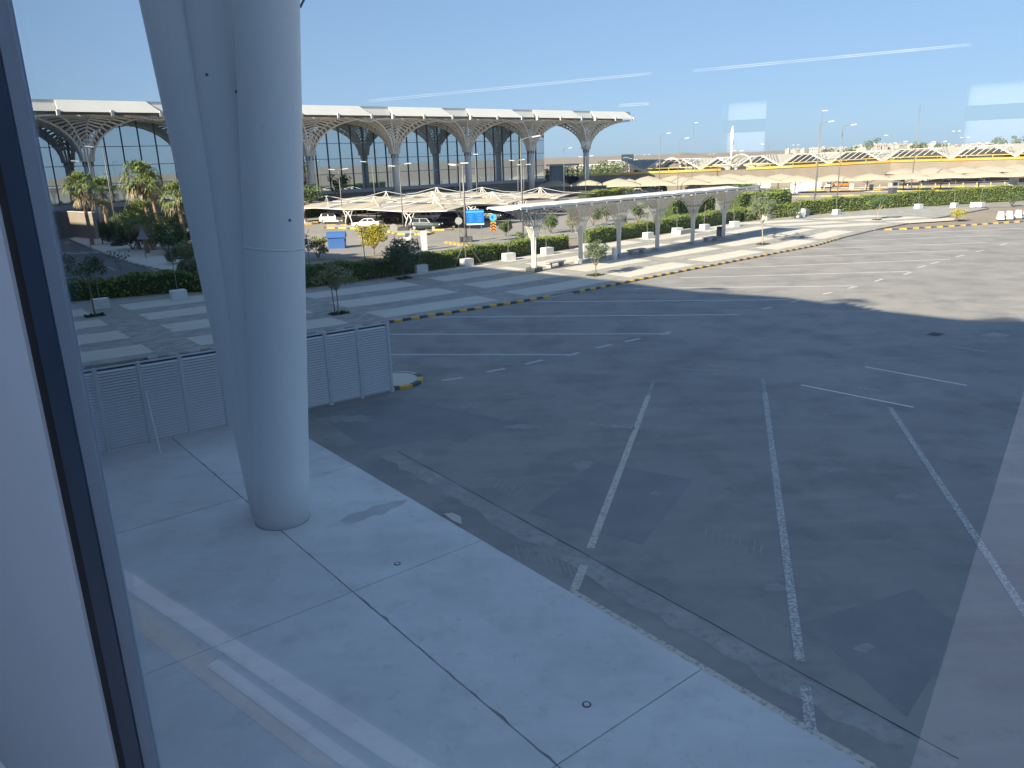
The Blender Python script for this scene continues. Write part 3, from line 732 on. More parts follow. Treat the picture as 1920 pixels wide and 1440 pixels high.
# ------------------------------------------------------------------ the window itself
win = thing('window', 'large glass pane with dark mullion at left edge that the view looks through', 'window')
P = [WP(a, d, 0) for a, d in ((-9, WD - .012), (2.612, WD - .012), (2.612, WD), (-9, WD))]
mb = MB(); mb.add([WP(-9, WD - .012, FL), WP(2.612, WD - .012, FL), WP(2.612, WD - .012, FL + 5), WP(-9, WD - .012, FL + 5)], [(0, 1, 2, 3)])
mb.k = 1
mb.add([WP(-9, WD, FL), WP(2.612, WD, FL), WP(2.612, WD, FL + 5), WP(-9, WD, FL + 5)], [(3, 2, 1, 0)])
GP = glass_pane('window glass', (0.89, 0.955, 0.985), 0.095)
GO = glass_pane('window glass outer face', (1, 1, 1), 0.0)
mb.build('pane', [GP, glass_pane('outer face', (0.985, 0.995, 1), 0.0)], win)
slab_at('gasket', 2.53, 2.614, WD - .020, WD - .013, FL, FL + 5, 'frame_dark', win)
slab_at('mullion', 2.385, 2.53, WD - .026, WD - .013, FL, FL + 5, 'frame_blue', win)
slab_at('cap', 2.285, 2.384, WD - .020, WD - .013, FL, FL + 5, 'frame_pale', win)
ZR = FL + .006
strip((220, 1070), (960, 1542), .13, 'skirting', 'inner_rail', ZR)
strip((178, 1088), (760, 1521), .15, 'skirt_beige', 'timber_rail', ZR)
strip((405, 1238), (800, 1522), .08, 'skirting', 'inner_rail', ZR + .012)

# ------------------------------------------------------------------ the branching column in front of the window
cb = G(531, 974)
colm = thing('branching_column', 'cluster of three leaning white round columns rising from the pavement', 'column')
vw = Vector((cb.x, cb.y, 0)).normalized(); rg = Vector((vw.y, -vw.x, 0))
def tube_part(off0, off1, r=.735):
    p0 = cb + off0 + Vector((0, 0, .03)); p1 = cb + off1 + Vector((0, 0, 18.0))
    mb = MB(); n = 12
    mb.tube([p0.lerp(p1, i / n) for i in range(n + 1)], r, 40)
    return mb.build('tube', M['tube'], colm, smooth=True), p0, p1
t1, a1, b1 = tube_part(Vector((0, 0, 0)), rg * 1.45 - vw * .7)
tube_part(rg * -.03 + vw * .45, rg * -.05 + vw * 1.2)
tube_part(rg * -.12 + vw * .8, rg * -1.42 + vw * 1.9)
MB().tube([cb + Vector((0, 0, .03)), cb + Vector((0, 0, .045))], .752, 40).build('sealant_ring', M['sealant'], colm)
zc = 7.55; f = (zc - .03) / 17.97
p = a1.lerp(b1, f); ax = (b1 - a1).normalized()
mb = MB(); mb.tube([p - ax * .03, p + ax * .03], .744, 40); mb.build('collar', M['tube'], colm, smooth=True)
mb = MB()
for (px, py, dr) in ((543, 413, 0.72), (388, 140, .5), (443, 172, .9)):
    d = ray(px, py); best = None
    for (q0, q1) in ((a1, b1), (cb + rg * -.03 + vw * .45, cb + rg * -.05 + vw * 1.2 + Vector((0, 0, 18)))):
        for k in range(900, 2500):
            P = Vector((0, 0, EYE)) + d * (k * .01); tt = max(0, min(1, (P - q0).dot(q1 - q0) / (q1 - q0).length_squared)); c = q0.lerp(q1, tt)
            if (P - c).length < .737:
                if best is None or k < best[0]: best = (k, P, (P - c).normalized())
                break
    if best: mb.disc(best[1], best[2], .035, .03, 10)
mb.build('bolt_plug', M['darksteel'], colm)
MB().tube([b1 - ax * 5 + rg * .74, b1 - ax * 4.7 + rg * .9], .03, 6).build('fixing_lug', M['steel'], colm)

# ------------------------------------------------------------------ louvred screen fence and the prop leaning on it
fA, fB = G(735, 735), G(205, 848)
fd = (fB - fA).normalized(); NP = 10; PW = (fB - fA).length / 8
fence = thing('louvre_fence', 'grey louvred screen fence across the pavement behind the white columns', 'fence')
FH = 3.05; frz = atan2(fd.y, fd.x); fn = Vector((-fd.y, fd.x, 0))
post_m = MB().box((0, 0, FH / 2), (.07, .09, FH)).mesh('post', M['louvre_post'])
sl = MB(); w = PW - .16
sl.add([(-w / 2, -.045, -.040), (w / 2, -.045, -.040), (w / 2, .03, .022), (-w / 2, .03, .022), (-w / 2, -.042, -.052), (w / 2, -.042, -.052), (w / 2, .036, .012), (-w / 2, .036, .012)],
       [(0, 1, 2, 3), (7, 6, 5, 4), (0, 4, 5, 1), (3, 2, 6, 7), (0, 3, 7, 4), (1, 5, 6, 2)])
slat_m = sl.mesh('slat', M['louvre'])
fr = MB(); fr.box((0, 0, FH - .03), (PW - .09, .05, .05)); fr.box((0, 0, .10), (PW - .09, .05, .05))
for sx in (-1, 1): fr.box((sx * (PW / 2 - .062), 0, FH / 2), (.035, .05, FH - .1))
bk = MB(); bk.box((0, .05, FH / 2), (PW - .1, .012, FH - .12)); back_m = bk.mesh('gap_shade_sheet', M['gap_shade'])  # dark sheet stands in for the shade between slats
frame_m = fr.mesh('panel_frame', M['louvre_post'])
side = 1 if fn.dot(Vector((0, -1, 0))) > 0 else -1
for k in range(NP + 1):
    p = fA + fd * PW * k
    put('post', post_m, fence, (p.x, p.y, .02), frz)
    MB().box((p.x, p.y, .03), (.18, .18, .04), frz).build('foot_plate', M['louvre_post'], fence)
    if k < NP:
        c = fA + fd * PW * (k + .5)
        put('panel_frame', frame_m, fence, (c.x, c.y, .0), frz)
        put('gap_shade_sheet', back_m, fence, (c.x, c.y, 0), frz + (0 if side < 0 else pi))
        for j in range(27):
            put('slat', slat_m, fence, (c.x, c.y, .20 + j * .1035), frz + (0 if side < 0 else pi))
pa = G(301, 849, .03); pb = fA + fd * PW * 6.93; pb = Vector((pb.x, pb.y, 1.95)) + fn * side * .06
MB().tube([pa, pb], .022, 8).build('prop_pole', M['white'], label='thin pale prop pole leaning against the louvred fence', category='pole')
mb = MB(); q0 = fA - fd * .06
mb.tube([(q0.x, q0.y, .05), (q0.x, q0.y, FH + .02)], .03, 8)
for z in (.12, 1.25, 2.55): mb.box((q0.x, q0.y, z), (.12, .1, .07), frz)
mb.build('end_pole', M['louvre_post'], fence)

crown = MB(); cc = cb + vw * .8; cc = Vector((cc.x, cc.y, 17.6)); H_ = 3.4
for k in range(-5, 6):
    f = k / 5 * H_
    crown.beam(cc + rg * f - vw * H_, cc + rg * f + vw * H_, .22, .3); crown.beam(cc + vw * f - rg * H_ + Vector((0, 0, .32)), cc + vw * f + rg * H_ + Vector((0, 0, .32)), .22, .3)
crown.build('open_canopy_grid', M['white'], colm)

# ------------------------------------------------------------------ planting builders
def scatter_leaves(mb, pts_fn, n, size, up=0.6, asp=.6):
    for _ in range(n):
        mb.leaf(pts_fn(), size * random.uniform(.7, 1.3), up, asp)
def blob_pt(c, r, rz, shell=.55):
    while True:
        v = Vector((random.uniform(-1, 1), random.uniform(-1, 1), random.uniform(-1, 1)))
        if shell < v.length < 1: return Vector((c[0] + v.x * r, c[1] + v.y * r, c[2] + v.z * rz))
def hedge(s0, s1, off, width, height, label, leafm='hedge', wave=.12, den=75, size=.075, name='hedge', path=hc, z0=KZ, rag=.05):
    root = thing(name, label, 'hedge', tuple(ST((s0 + s1) / 2, path((s0 + s1) / 2) + off, z0)), group='clipped hedges along the plaza')
    base = root.location
    root_inv = Matrix.Translation(-Vector(base))
    n = max(4, int((s1 - s0) / .6)); core = MB(); lv = MB(); ph = random.uniform(0, 6)
    def top(s): return height + wave * sin(s * .85 + ph) + wave * .6 * sin(s * 2.3 + ph * 2)
    pr = []
    for i in range(n + 1):
        s = s0 + (s1 - s0) * i / n; h = top(s) - .07; w = width / 2 - .08
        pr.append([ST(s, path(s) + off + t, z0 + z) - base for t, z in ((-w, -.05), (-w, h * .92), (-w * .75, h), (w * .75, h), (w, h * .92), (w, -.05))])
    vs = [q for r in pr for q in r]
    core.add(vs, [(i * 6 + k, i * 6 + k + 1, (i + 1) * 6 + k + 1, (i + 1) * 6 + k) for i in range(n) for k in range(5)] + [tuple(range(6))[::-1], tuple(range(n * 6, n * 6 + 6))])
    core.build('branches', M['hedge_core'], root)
    area = (s1 - s0) * (2 * height + width) + 2 * width * height
    for _ in range(int(area * den)):
        s = random.uniform(s0, s1); h = top(s); u = random.random() * (2 * height + width)
        if u < height: t, z = -width / 2 + random.gauss(0, rag), u * h / height
        elif u < height + width: t, z = -width / 2 + (u - height), h + random.gauss(0, rag)
        else: t, z = width / 2 + random.gauss(0, rag), (u - height - width) * h / height
        if random.random() < .06: s = random.choice((s0, s1)) + random.gauss(0, rag); t = random.uniform(-width / 2, width / 2); z = random.uniform(0, h)
        lv.leaf(ST(s, path(s) + off + t, z0 + z) - base, size * random.uniform(.7, 1.35), .5)
    lv.build('foliage', M[leafm], root)
    return root
def branches(mb, base, top_c, r, rz, n, rad, seed=None):
    out = []
    for k in range(n):
        a = 2 * pi * k / n + random.uniform(-.4, .4); q = Vector((top_c[0] + cos(a) * r * random.uniform(.45, .85), top_c[1] + sin(a) * r * random.uniform(.45, .85), top_c[2] + rz * random.uniform(-.3, .7)))
        m = Vector(base).lerp(q, .5) + Vector((0, 0, -.06 * r))
        mb.tube([base, m, q], rad, 5, rad * .35); out.append(q)
    return out
def tree(name, label, cat, base, h, r, trunk_h, tr, leafm, n, size, bark='bark', rz=None, lean=(0, 0), clumps=9, flowers=0, group=None, limbs=6, low=0.0):
    root = thing(name, label, cat, tuple(base), group=group)
    rz = rz or (h - trunk_h) / 2 * 1.05; c = Vector((lean[0], lean[1], h - rz * .95))
    t = MB(); fork = Vector((lean[0] * .6, lean[1] * .6, trunk_h))
    t.tube([(0, 0, -.05), (lean[0] * .25, lean[1] * .25, trunk_h * .5), fork], tr, 7, tr * .7)
    tips = branches(t, fork, c, r, rz, limbs, tr * .55)
    t.build('trunk', M[bark], root)
    cr = MB(); cl = []
    for k in range(clumps):
        q = tips[k % len(tips)] if k < len(tips) else blob_pt(c, r * .8, rz * .8, .2)
        cl.append((q, r * random.uniform(.28, .5)))
    for _ in range(n):
        q, cr_ = random.choice(cl)
        p = blob_pt(q, cr_, cr_ * min(1, rz / r * 1.1), .35)
        if p.z < low: continue
        cr.leaf(p, size * random.uniform(.65, 1.35), .5)
    cr.build('crown', M[leafm], root)
    if flowers:
        fl = MB()
        for _ in range(flowers):
            q, cr_ = random.choice(cl); p = Vector(q) + Vector((random.gauss(0, .5), random.gauss(0, .5), abs(random.gauss(.5, .4)))) * cr_
            fl.leaf(p, size * .8, 1)
        fl.build('blossom', M['blossom'], root)
    return root
def bush(label, base, r, h, leafm, n, size, name='bush', group=None, flowers=0, cat='bush'):
    root = thing(name, label, cat, tuple(base), group=group)
    t = MB()
    for k in range(5):
        a = 2 * pi * k / 5 + random.uniform(-.4, .4)
        t.tube([(0, 0, -.05), (cos(a) * r * .3, sin(a) * r * .3, h * .35), (cos(a) * r * .6, sin(a) * r * .6, h * .7)], .03 + .015 * r, 5, .012)
    t.build('stems', M['bark'], root)
    cr = MB(); cl = []
    for k in range(int(8 + r * 5)):
        a = random.uniform(0, 2 * pi); q = random.uniform(.1, .75) * r
        cl.append((Vector((cos(a) * q, sin(a) * q, h * random.uniform(.32, .82))), r * random.uniform(.25, .42)))
    for _ in range(n):
        q, c_ = random.choice(cl); p = blob_pt(q, c_, c_ * .8, .3)
        if p.z > .03: cr.leaf(p, size * random.uniform(.65, 1.35), .5)
    cr.build('crown', M[leafm], root)
    if flowers:
        fl = MB()
        for _ in range(flowers):
            q, c_ = random.choice(cl); p = blob_pt(q, c_, c_ * .8, .8)
            if p.z > .2: fl.leaf(p, size * .7, 1)
        fl.build('blossom', M['blossom'], root)
    return root
def palm(label, base, h, r, seed, lean=(0, 0)):
    rr = random.Random(seed)
    root = thing('palm_tree', label, 'palm tree', tuple(base), group='fan palms by the terminal')
    t = MB(); n = 14; path = [Vector((lean[0] * (i / n) ** 1.5, lean[1] * (i / n) ** 1.5, h * i / n - .05)) for i in range(n + 1)]
    for i in range(n):                                        # ringed trunk, each boot a little proud
        t.tube([path[i], path[i + 1]], .30 - .008 * i, 9, .24 - .006 * i)
    t.build('trunk', M['palmbark'], root)
    top = path[-1]; g = MB(); d = MB()
    for k in range(78):
        el = rr.uniform(-1.05, 1.4) if k > 10 else rr.uniform(.9, 1.5)
        a = k * 2.39996 + rr.uniform(-.3, .3); mb = g if el > -.5 else d
        L = r * rr.uniform(.38, .60)
        o = Vector((cos(a) * cos(el), sin(a) * cos(el), sin(el)))
        tip = top + o * L + Vector((0, 0, -.12 * L)); mb.tube([top, tip], .018, 4, .01, cap=False)
        side = o.cross(Vector((0, 0, 1))); side = side.normalized() if side.length > .05 else Vector((1, 0, 0)); upv = side.cross(o)
        for j in range(11):
            b = (j - 5) / 5 * 1.2 + rr.uniform(-.06, .06); dirn = o * cos(b) + side * sin(b) + upv * rr.uniform(-.25, .25)
            l = r * rr.uniform(.34, .46) * (1 - .2 * abs(b)); droop = Vector((0, 0, -l * rr.uniform(.1, .75)))
            mid = tip + dirn * l * .5; e = tip + dirn * l * .92 + droop
            wv = dirn.cross(upv).normalized() * r * .020
            mb.add([tip, mid - wv, e, mid + wv], [(0, 1, 2, 3)])
    g.build('fronds', M['palm'], root); d.build('dry_fronds', M['palm_dry'], root)
    return root

# hedges: one thing per clipped run
hedge(-24, -4.2, .9, 1.6, 1.5, 'shaded dark hedge run between the left road and the plaza', den=26, size=.13)
hedge(-4.1, 12.4, .8, 1.5, 1.55, 'shaded hedge run behind the first white blocks right of the columns', den=60, size=.085)
hedge(12.5, 32.6, .8, 1.5, 1.45, 'half lit hedge run ending behind the first shelter column', den=75)
hedge(36.2, 50.0, .8, 1.5, 1.5, 'hedge run starting behind the second shelter column after the path gap', den=75)
hedge(50.1, 68.0, .8, 1.6, 1.7, 'hedge run behind the far end of the curved canopy shelter', den=65)
hedge(69.0, 79.6, .7, 1.6, 1.7, 'hedge run between the thin tall tree and the grey litter unit', 'hedge2', den=50, size=.09)
hedge(80.4, 89.2, .7, 1.6, 2.0, 'hedge run right of the small gap holding the grey litter unit', 'hedge2', den=50, size=.09)
hedge(89.4, 105.6, .7, 1.6, 2.1, 'bright hedge run behind the small round crowned tree', 'hedge2', den=45, size=.09)
hedge(105.8, 116, .7, 1.6, 2.2, 'bright hedge run between two single white lamp blocks on the right', 'hedge2', den=45, size=.09)
hedge(116.2, 140, .7, 1.6, 2.3, 'rightmost bright hedge run beside the paired white blocks', 'hedge2', den=40, size=.1)
def lin(a, b):                                               # taller clipped hedges set back from the plaza
    return a
g1 = lambda s: hc(s) + 7.5
hedge(60.5, 70.5, 0, 3.0, 3.4, 'tall clipped hedge bank seen under the canopy shelter arches', 'hedge2', den=40, size=.1, path=g1, wave=.25)
hedge(73, 83.5, 0, 3.0, 3.3, 'tall clipped hedge bank at the far end of the canopy shelter', 'hedge2', den=40, size=.1, path=lambda s: hc(s) + 5.0, wave=.2)
p = G(1160, 385); q = G(1247, 378)
hedge(0, 22, 0, 2.2, 1.6, 'low mounded hedge beside the silver pickup truck', 'hedge2', den=35, size=.1, path=lambda s: 60.5, z0=0, wave=.25) if False else None

# plaza trees
tree('frangipani_tree', 'small open frangipani tree with paired stems in plaza tree pit right of columns', 'tree', G(635, 588, KZ), 3.15, 1.35, 1.5, .05, 'leaf_olive', 2000, .075, 'palebark', rz=.75, clumps=16, flowers=60, limbs=9)
q = G(628, 587, KZ); MB().tube([q, q + Vector((-.08, 0, 1.75))], .035, 6).build('tree_stake', M['bark'], label='dark wooden stake beside the small frangipani tree', category='stake')
tree('round_tree', 'leafy dense small tree in front of the canopy shelter with twin stems', 'tree', G(1117, 516, KZ), 2.75, 1.05, .75, .06, 'leaf_grey', 2600, .07, 'bark', rz=1.0, clumps=15, limbs=7)
tree('round_tree', 'small round crowned tree standing alone on the far right plaza', 'tree', G(1645, 412, KZ), 3.2, 1.25, 1.15, .06, 'leaf', 2400, .08, 'palebark', rz=1.0, clumps=14, limbs=7)
tree('slender_tree', 'tall slender grey tree with thin pale trunk beyond the canopy shelter', 'tree', G(1430, 458, KZ), 5.3, 1.35, 2.1, .07, 'leaf_grey', 2400, .075, 'palebark', rz=1.55, clumps=16, limbs=8, lean=(-.3, 0))
tree('shaded_tree', 'dark bushy tree in shade in front of the hedge left of the lamp block', 'tree', G(757, 522, KZ), 3.6, 1.4, .5, .07, 'leaf_dark', 3000, .085, 'bark', rz=1.5, clumps=16, limbs=7)
tree('shaded_tree', 'dim slender tree in shade next to the window frame on the left plaza', 'tree', G(178, 592, KZ), 4.3, 1.4, 2.0, .06, 'leaf_dark', 1100, .085, 'bark', rz=1.1, clumps=10, limbs=6)
tree('bare_sapling', 'nearly bare sapling with pale stem before the dark hedge on the left', 'tree', G(232, 538, KZ), 3.2, .9, 1.4, .04, 'leaf_dark', 110, .09, 'palebark', rz=.8, clumps=8, limbs=8)
tree('yellow_tree', 'round yellow variegated tree beyond the hedge next to the blue container', 'tree', G(702, 478), 3.2, 1.75, .6, .08, 'leaf_yellow', 4200, .085, 'bark', rz=1.2, clumps=22, limbs=9)
bush('olive green round bush beyond the hedge left of the blue container', G(597, 484), 1.3, 2.4, 'leaf_olive', 1300, .1)
bush('small yellow green shrub alone on the bare ground at far right', G(1795, 413, KZ), 1.1, 1.7, 'leaf_yellow', 420, .1, name='shrub')
bush('dull mauve bush at the edge of the round column behind hedge', G(566, 484), 1.2, 2.6, 'leaf_dark', 700, .1)
for (x, y, r, h, m, n, lab) in [(948, 442, 1.1, 2.1, 'leaf', 800, 'dense dark green bush with yellow tip right of the chevron sign'),
        (1032, 437, 1.5, 2.6, 'leaf', 900, 'loose green bush seen through the first shelter bay'),
        (1072, 436, 1.1, 2.9, 'leaf_olive', 450, 'straggly olive bush seen left of the second shelter column'),
        (1112, 423, 1.8, 3.0, 'leaf_grey', 1000, 'grey green bush seen right of the second shelter column'),
        (1137, 415, 1.9, 3.4, 'leaf', 1100, 'deep green bush beside the grey green one under the canopy'),
        (1196, 419, 1.6, 3.2, 'leaf', 1100, 'upright green bush seen between third and fourth shelter columns'),
        (1170, 424, .7, 1.5, 'leaf_dark', 300, 'low dark shrub left of the third shelter column'),
        (976, 452, .8, 1.1, 'leaf_grey', 300, 'low grey shrub behind the first shelter column'),
        (1490, 411, .9, 1.6, 'leaf_dark', 350, 'small dark bush at the plaza hedge gap by the slender tree'),
        (1132, 361, 2.8, 3.2, 'leaf_grey', 800, 'leafless looking grey bush before the cream parking shades'),
        (1897, 387, 1.2, 2.4, 'leaf', 500, 'loose green shrub standing before the rightmost hedge'),
        (1445, 398, 1.8, 3.2, 'leaf_grey', 800, 'grey bush spilling from the tall hedge bank end')]:
    bush(lab, G(x, y, .05), r, h, m, int(n * 1.8), .09)
for (x, y, r, h, lab) in [(150, 357, 2.2, 2.4, ''), ]: pass
bush('low clipped green mound between parked cars beyond the shelter roof', G(1404, 356), 3.0, 2.2, 'hedge2', 900, .14, name='clipped_mound')
bush('smaller clipped mound left of the green one beyond the shelter roof', G(1382, 357), 2.2, 1.3, 'hedge2', 600, .14, name='clipped_mound')
# low mounded hedges in the car park
def straight_hedge(a, b, width, height, label, leafm='hedge2', den=25, size=.12, wave=.2):
    A = ST(0, 0); d = (b - a); L = d.length; t = d.normalized(); n = Vector((-t.y, t.x, 0))
    root = thing('hedge', label, 'hedge', tuple((a + b) / 2), atan2(t.y, t.x), group='low hedges in the car park')
    core = MB(); lv = MB(); ph = random.uniform(0, 6); N = max(4, int(L))
    top = lambda s: height + wave * sin(s * .9 + ph)
    pr = []
    for i in range(N + 1):
        s = -L / 2 + L * i / N; w = width / 2 - .1; h = top(s) - .08
        pr += [(s, -w, -.05), (s, -w, h * .85), (s, -w * .6, h), (s, w * .6, h), (s, w, h * .85), (s, w, -.05)]
    core.add(pr, [(i * 6 + k, i * 6 + k + 1, i * 6 + k + 7, i * 6 + k + 6) for i in range(N) for k in range(5)] + [tuple(range(6))[::-1], tuple(range(N * 6, N * 6 + 6))])
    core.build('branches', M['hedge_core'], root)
    for _ in range(int(L * (2 * height + width) * den)):
        s = random.uniform(-L / 2, L / 2); h = top(s); u = random.random() * (2 * height + width)
        if u < height: p = (s, -width / 2, u)
        elif u < height + width: p = (s, -width / 2 + u - height, h)
        else: p = (s, width / 2, u - height - width)
        lv.leaf((p[0] + random.gauss(0, .05), p[1] + random.gauss(0, .05), p[2] + random.gauss(0, .05)), size, .5)
    lv.build('foliage', M[leafm], root)
straight_hedge(G(1092, 372), G(1165, 366), 3, 1.5, 'low mounded hedge left of the silver pickup beyond the shelter')
straight_hedge(G(1168, 366), G(1245, 362), 3, 1.6, 'low mounded hedge touching the tail of the silver pickup')
straight_hedge(G(566, 408), G(640, 401), 2.4, 1.8, 'dark hedge behind the cream shades at the left parking bays', 'hedge', 25)
straight_hedge(G(642, 402), G(735, 396), 2.4, 1.8, 'dark hedge under the cream shades behind the silver saloon', 'hedge', 25)

# palms and the shaded shrubbery on the left
palm('fan palm on the left in front of terminal column, left of the pair', az(168, 428, 118).xy.to_3d(), 7.6, 3.0, 1, (-.2, 0))
palm('fan palm second from left with dark straight trunk', az(200, 415, 121).xy.to_3d(), 6.9, 2.9, 2)
palm('tallest fan palm with full bright crown in the middle of the group', az(284, 440, 104).xy.to_3d(), 8.5, 3.3, 3, (-.3, .2))
palm('leaning fan palm just behind the tallest with reddish trunk', az(300, 428, 108).xy.to_3d(), 7.7, 2.6, 4, (-.5, 0))
palm('fan palm next to the white columns with pale crown', az(345, 430, 100).xy.to_3d(), 6.4, 2.7, 5, (-.3, 0))
palm('fan palm half hidden by the right side of the white columns', az(566, 420, 150).xy.to_3d(), 9.2, 3.0, 6)
palm('small dark fan palm in shade below the tallest palm', az(272, 445, 101).xy.to_3d(), 4.6, 2.6, 7)
palm('low dark fan palm among shaded shrubs left of tallest palm', az(255, 432, 106).xy.to_3d(), 3.8, 2.4, 8)
sh = [(190, 446, 2.3, 2.6, 'leaf_dark', 'dark rounded shrub at the tip of the road island'), (215, 458, 2.2, 2.7, 'leaf_dark', 'dark spreading shrub behind the left lamp base'),
      (250, 468, 2.3, 2.9, 'leaf_dark', 'dense dark shrub left of the triangular sign'), (288, 468, 2.4, 3.3, 'leaf', 'flowering shrub right of the triangular sign'),
      (318, 478, 2.2, 3.4, 'leaf', 'leafy flowering shrub nearer the columns'), (350, 470, 2.2, 3.8, 'leaf_grey', 'pale flowering shrub under the rightmost left palm'),
      (345, 495, 1.8, 2.0, 'leaf_grey', 'grey tufted shrub at the end of the island path'), (378, 505, 2.0, 3.0, 'leaf_olive', 'olive shrub touching the edge of the white column'),
      (366, 528, 1.6, 2.3, 'leaf_grey', 'white flowered shrub rising over the dark hedge'), (240, 440, 3.0, 3.6, 'leaf_dark', 'large dark shrub mass behind the palm trunks'),
      (330, 445, 3.0, 4.0, 'leaf_dark', 'dark shrub mass behind the reddish palm trunk'), (390, 470, 2.0, 3.3, 'leaf_dark', 'dark shrub against the left side of the column')]
for (x, y, r, h, m, lab) in sh:
    bush(lab, G(x, y, .05), r, h, m, int(1300 * r), .11, name='shrub', flowers=int(40 * r) if 'flower' in lab else 0)
tree('shade_tree', 'dark bushy tree at the edge of the column before the terminal', 'tree', az(572, 400, 140).xy.to_3d(), 6.2, 3.6, 1.6, .16, 'leaf_dark', 1500, .2, rz=2.2, clumps=14)
tree('shade_tree', 'small dark tree standing before the terminal wall behind the shades', 'tree', az(638, 382, 158).xy.to_3d(), 7.4, 2.0, 3.6, .13, 'leaf_dark', 800, .2, rz=1.8, clumps=10)

# ------------------------------------------------------------------ white blocks carrying thin poles along the hedge
bw = MB(); bw.box((0, 0, .345), (1.08, .82, .69), 0, .985); block_m = bw.mesh('block', M['white_block'])
blocks = [(190, 578, 460, 'white pole block left of all, beside the dim slender tree'), (336, 561, 462, 'white pole block on the left plaza with pole crossing the road island'),
          (586, 533, 440, 'white pole block touching the right edge of the round columns'), (689, 521, 428, 'white pole block behind the small frangipani tree, below the yellow tree'),
          (789, 511, 436, 'white pole block right of the dark shaded tree'), (875, 499, 440, 'white pole block under the pole with three sloping props'),
          (954, 488, 412, 'white pole block just left of the first shelter column'), (1026, 477, 415, 'white pole block just right of the first shelter column'),
          (1098, 470, 435, 'white pole block hidden behind the second shelter column'), (1215, 447, 402, 'white pole block just left of the fourth shelter column foot'),
          (1270, 438, 391, 'white pole block between fourth and fifth shelter columns'), (1321, 431, 383, 'white pole block right of the fifth shelter column'),
          (1377, 425, 383, 'white pole block right of the last shelter column'), (1437, 412, 372, 'white pole block behind the tall slender grey tree'),
          (1500, 407, 357, 'white pole block in front of the grey litter unit'), (1568, 402, 350, 'white pole block at the middle of the right hedge, left of round tree'),
          (1722, 391, 336, 'single white pole block right of the round crowned tree'), (1789, 389, 339, 'single white pole block above the small yellow green shrub'),
          (1838, 388, 340, 'right white block of the close pair, carrying a forked pole')]
for i, (x, y, ty, lab) in enumerate(blocks):
    b = G(x, y, KZ); t = thing('pole_block', lab, 'lamp block', tuple(b), 0.62 + (0.1 * sin(i * 3)), group='white blocks with thin poles along the hedge')
    put('block', block_m, t)
    h = max(2.2, rise((b.x, b.y), ty) - KZ)
    ln = random.uniform(-.12, .12)
    mb = MB(); mb.tube([(0, .1, .6), (ln * .5, .1 - ln * .3, h * .6), (ln, .1 - ln, h)], .033, 6)
    if i in (2, 4, 5, 13, 18):
        for s in (-1, 1): mb.tube([(ln, .1 - ln, h - .05), (ln + s * .34, .1 - ln + .1, h + .42)], .018, 5)
    if i == 5:
        for (dx, dy) in ((-1.9, -.6), (1.9, .1), (.2, 1.6)): mb.tube([(dx, dy, -.1), (0, .1, 2.35)], .03, 5)
    mb.build('pole', M['steel' if i not in (0, 1, 2, 3, 4) else 'steel'], t)
b = G(1827, 388, KZ); t = thing('pole_block', 'left white block of the close pair, without a pole', 'block', tuple(b), .55, group='white blocks with thin poles along the hedge'); put('block', block_m, t)
br = MB(); br.box((0, 0, .1), (1.5, .75, .2)); br.box((0, 0, .58), (1.5, .62, .76), 0, .8)
brm = br.mesh('barrier_block', M['white_block'])
for i, (x, y) in enumerate([(1875, 411), (1891, 410), (1908, 408), (1924, 407)]):
    b = G(x, y, KZ); put('barrier_block', brm, None, tuple(b), 1.15, label=['leftmost of the row of white barrier blocks at the right edge', 'second white barrier block in the row at the right edge', 'third white barrier block in the row, highest in view', 'white barrier block cut by the right edge of the photo', 'white barrier block out past the right edge'][i], category='barrier', group='white barrier blocks at the right')
    if i == 4: bpy.data.objects.remove(col.objects[-1]) if False else None

# ------------------------------------------------------------------ lamp posts
def lamp(base, top_y, heads, label, r=.085, black=False, name='lamp_post', arm=1.15, plain=False):
    h = rise((base.x, base.y), top_y)
    vr = Vector((base.y, -base.x, 0)).normalized()
    t = thing(name, label, 'lamp post' if not plain else 'pole', (base.x, base.y, 0), group='street lamps and masts' if not plain else None)
    mb = MB(); mb.tube([(0, 0, 0), (0, 0, h * .5), (0, 0, h)], r, 8, r * .62); mb.build('pole', M['steel'], t, smooth=True)
    for s, up in heads:
        a = MB(); q = vr * s * arm
        a.tube([(0, 0, h - .05), tuple(q * .5 + Vector((0, 0, h + up * .7))), tuple(q + Vector((0, 0, h + up)))], r * .5, 6); a.build('arm', M['steel'], t)
        l = MB(); l.box((0, 0, 0), (1.05, .34, .13), 0, .8)
        o = l.build('lamp_head', M['lamp'], t); o.location = q * 1.3 + Vector((0, 0, h + up + .03)); o.rotation_euler = (0, -.12 * s, atan2(vr.y, vr.x))
    if black:
        k = MB(); k.box((0, 0, .28), (1.5, 1.5, .56)); k.build('base_block', M['plinth'], t)
    return t
lamp(G(224, 461, .1), 275, [(-1, .02)], 'tall lamp post left with one arm pointing left over the palms', black=True)
lamp(az(188, 430, 118), 302, [(-1, .02)], 'shorter lamp post with one left arm behind the leftmost palm')
lamp(G(127, 431), 338, [], 'bare pale pole standing on the road at far left', name='pole', plain=True, r=.07)
lamp(G(151, 414), 348, [], 'second bare pale pole right of the first at far left', name='pole', plain=True, r=.07)
lamp(G(644, 422), 318, [(-.7, .02), (.7, .06)], 'double headed lamp post behind the white SUV at the shades', black=True)
lamp(az(703, 372, 140), 303, [(-1, .02)], 'single arm lamp post before the terminal glass between two columns')
lamp(G(757, 434), 311, [(-.7, 0), (.8, .25)], 'double headed lamp post in front of the third visible terminal column', black=True)
lamp(G(874, 453), 308, [(-.8, .0), (.15, .1)], 'thick lamp post on dark base beside the blue sign', r=.15, black=True)
lamp(az(865, 400, 135), 310, [(-.7, .02)], 'slim lamp post just behind the thick one near the blue sign')
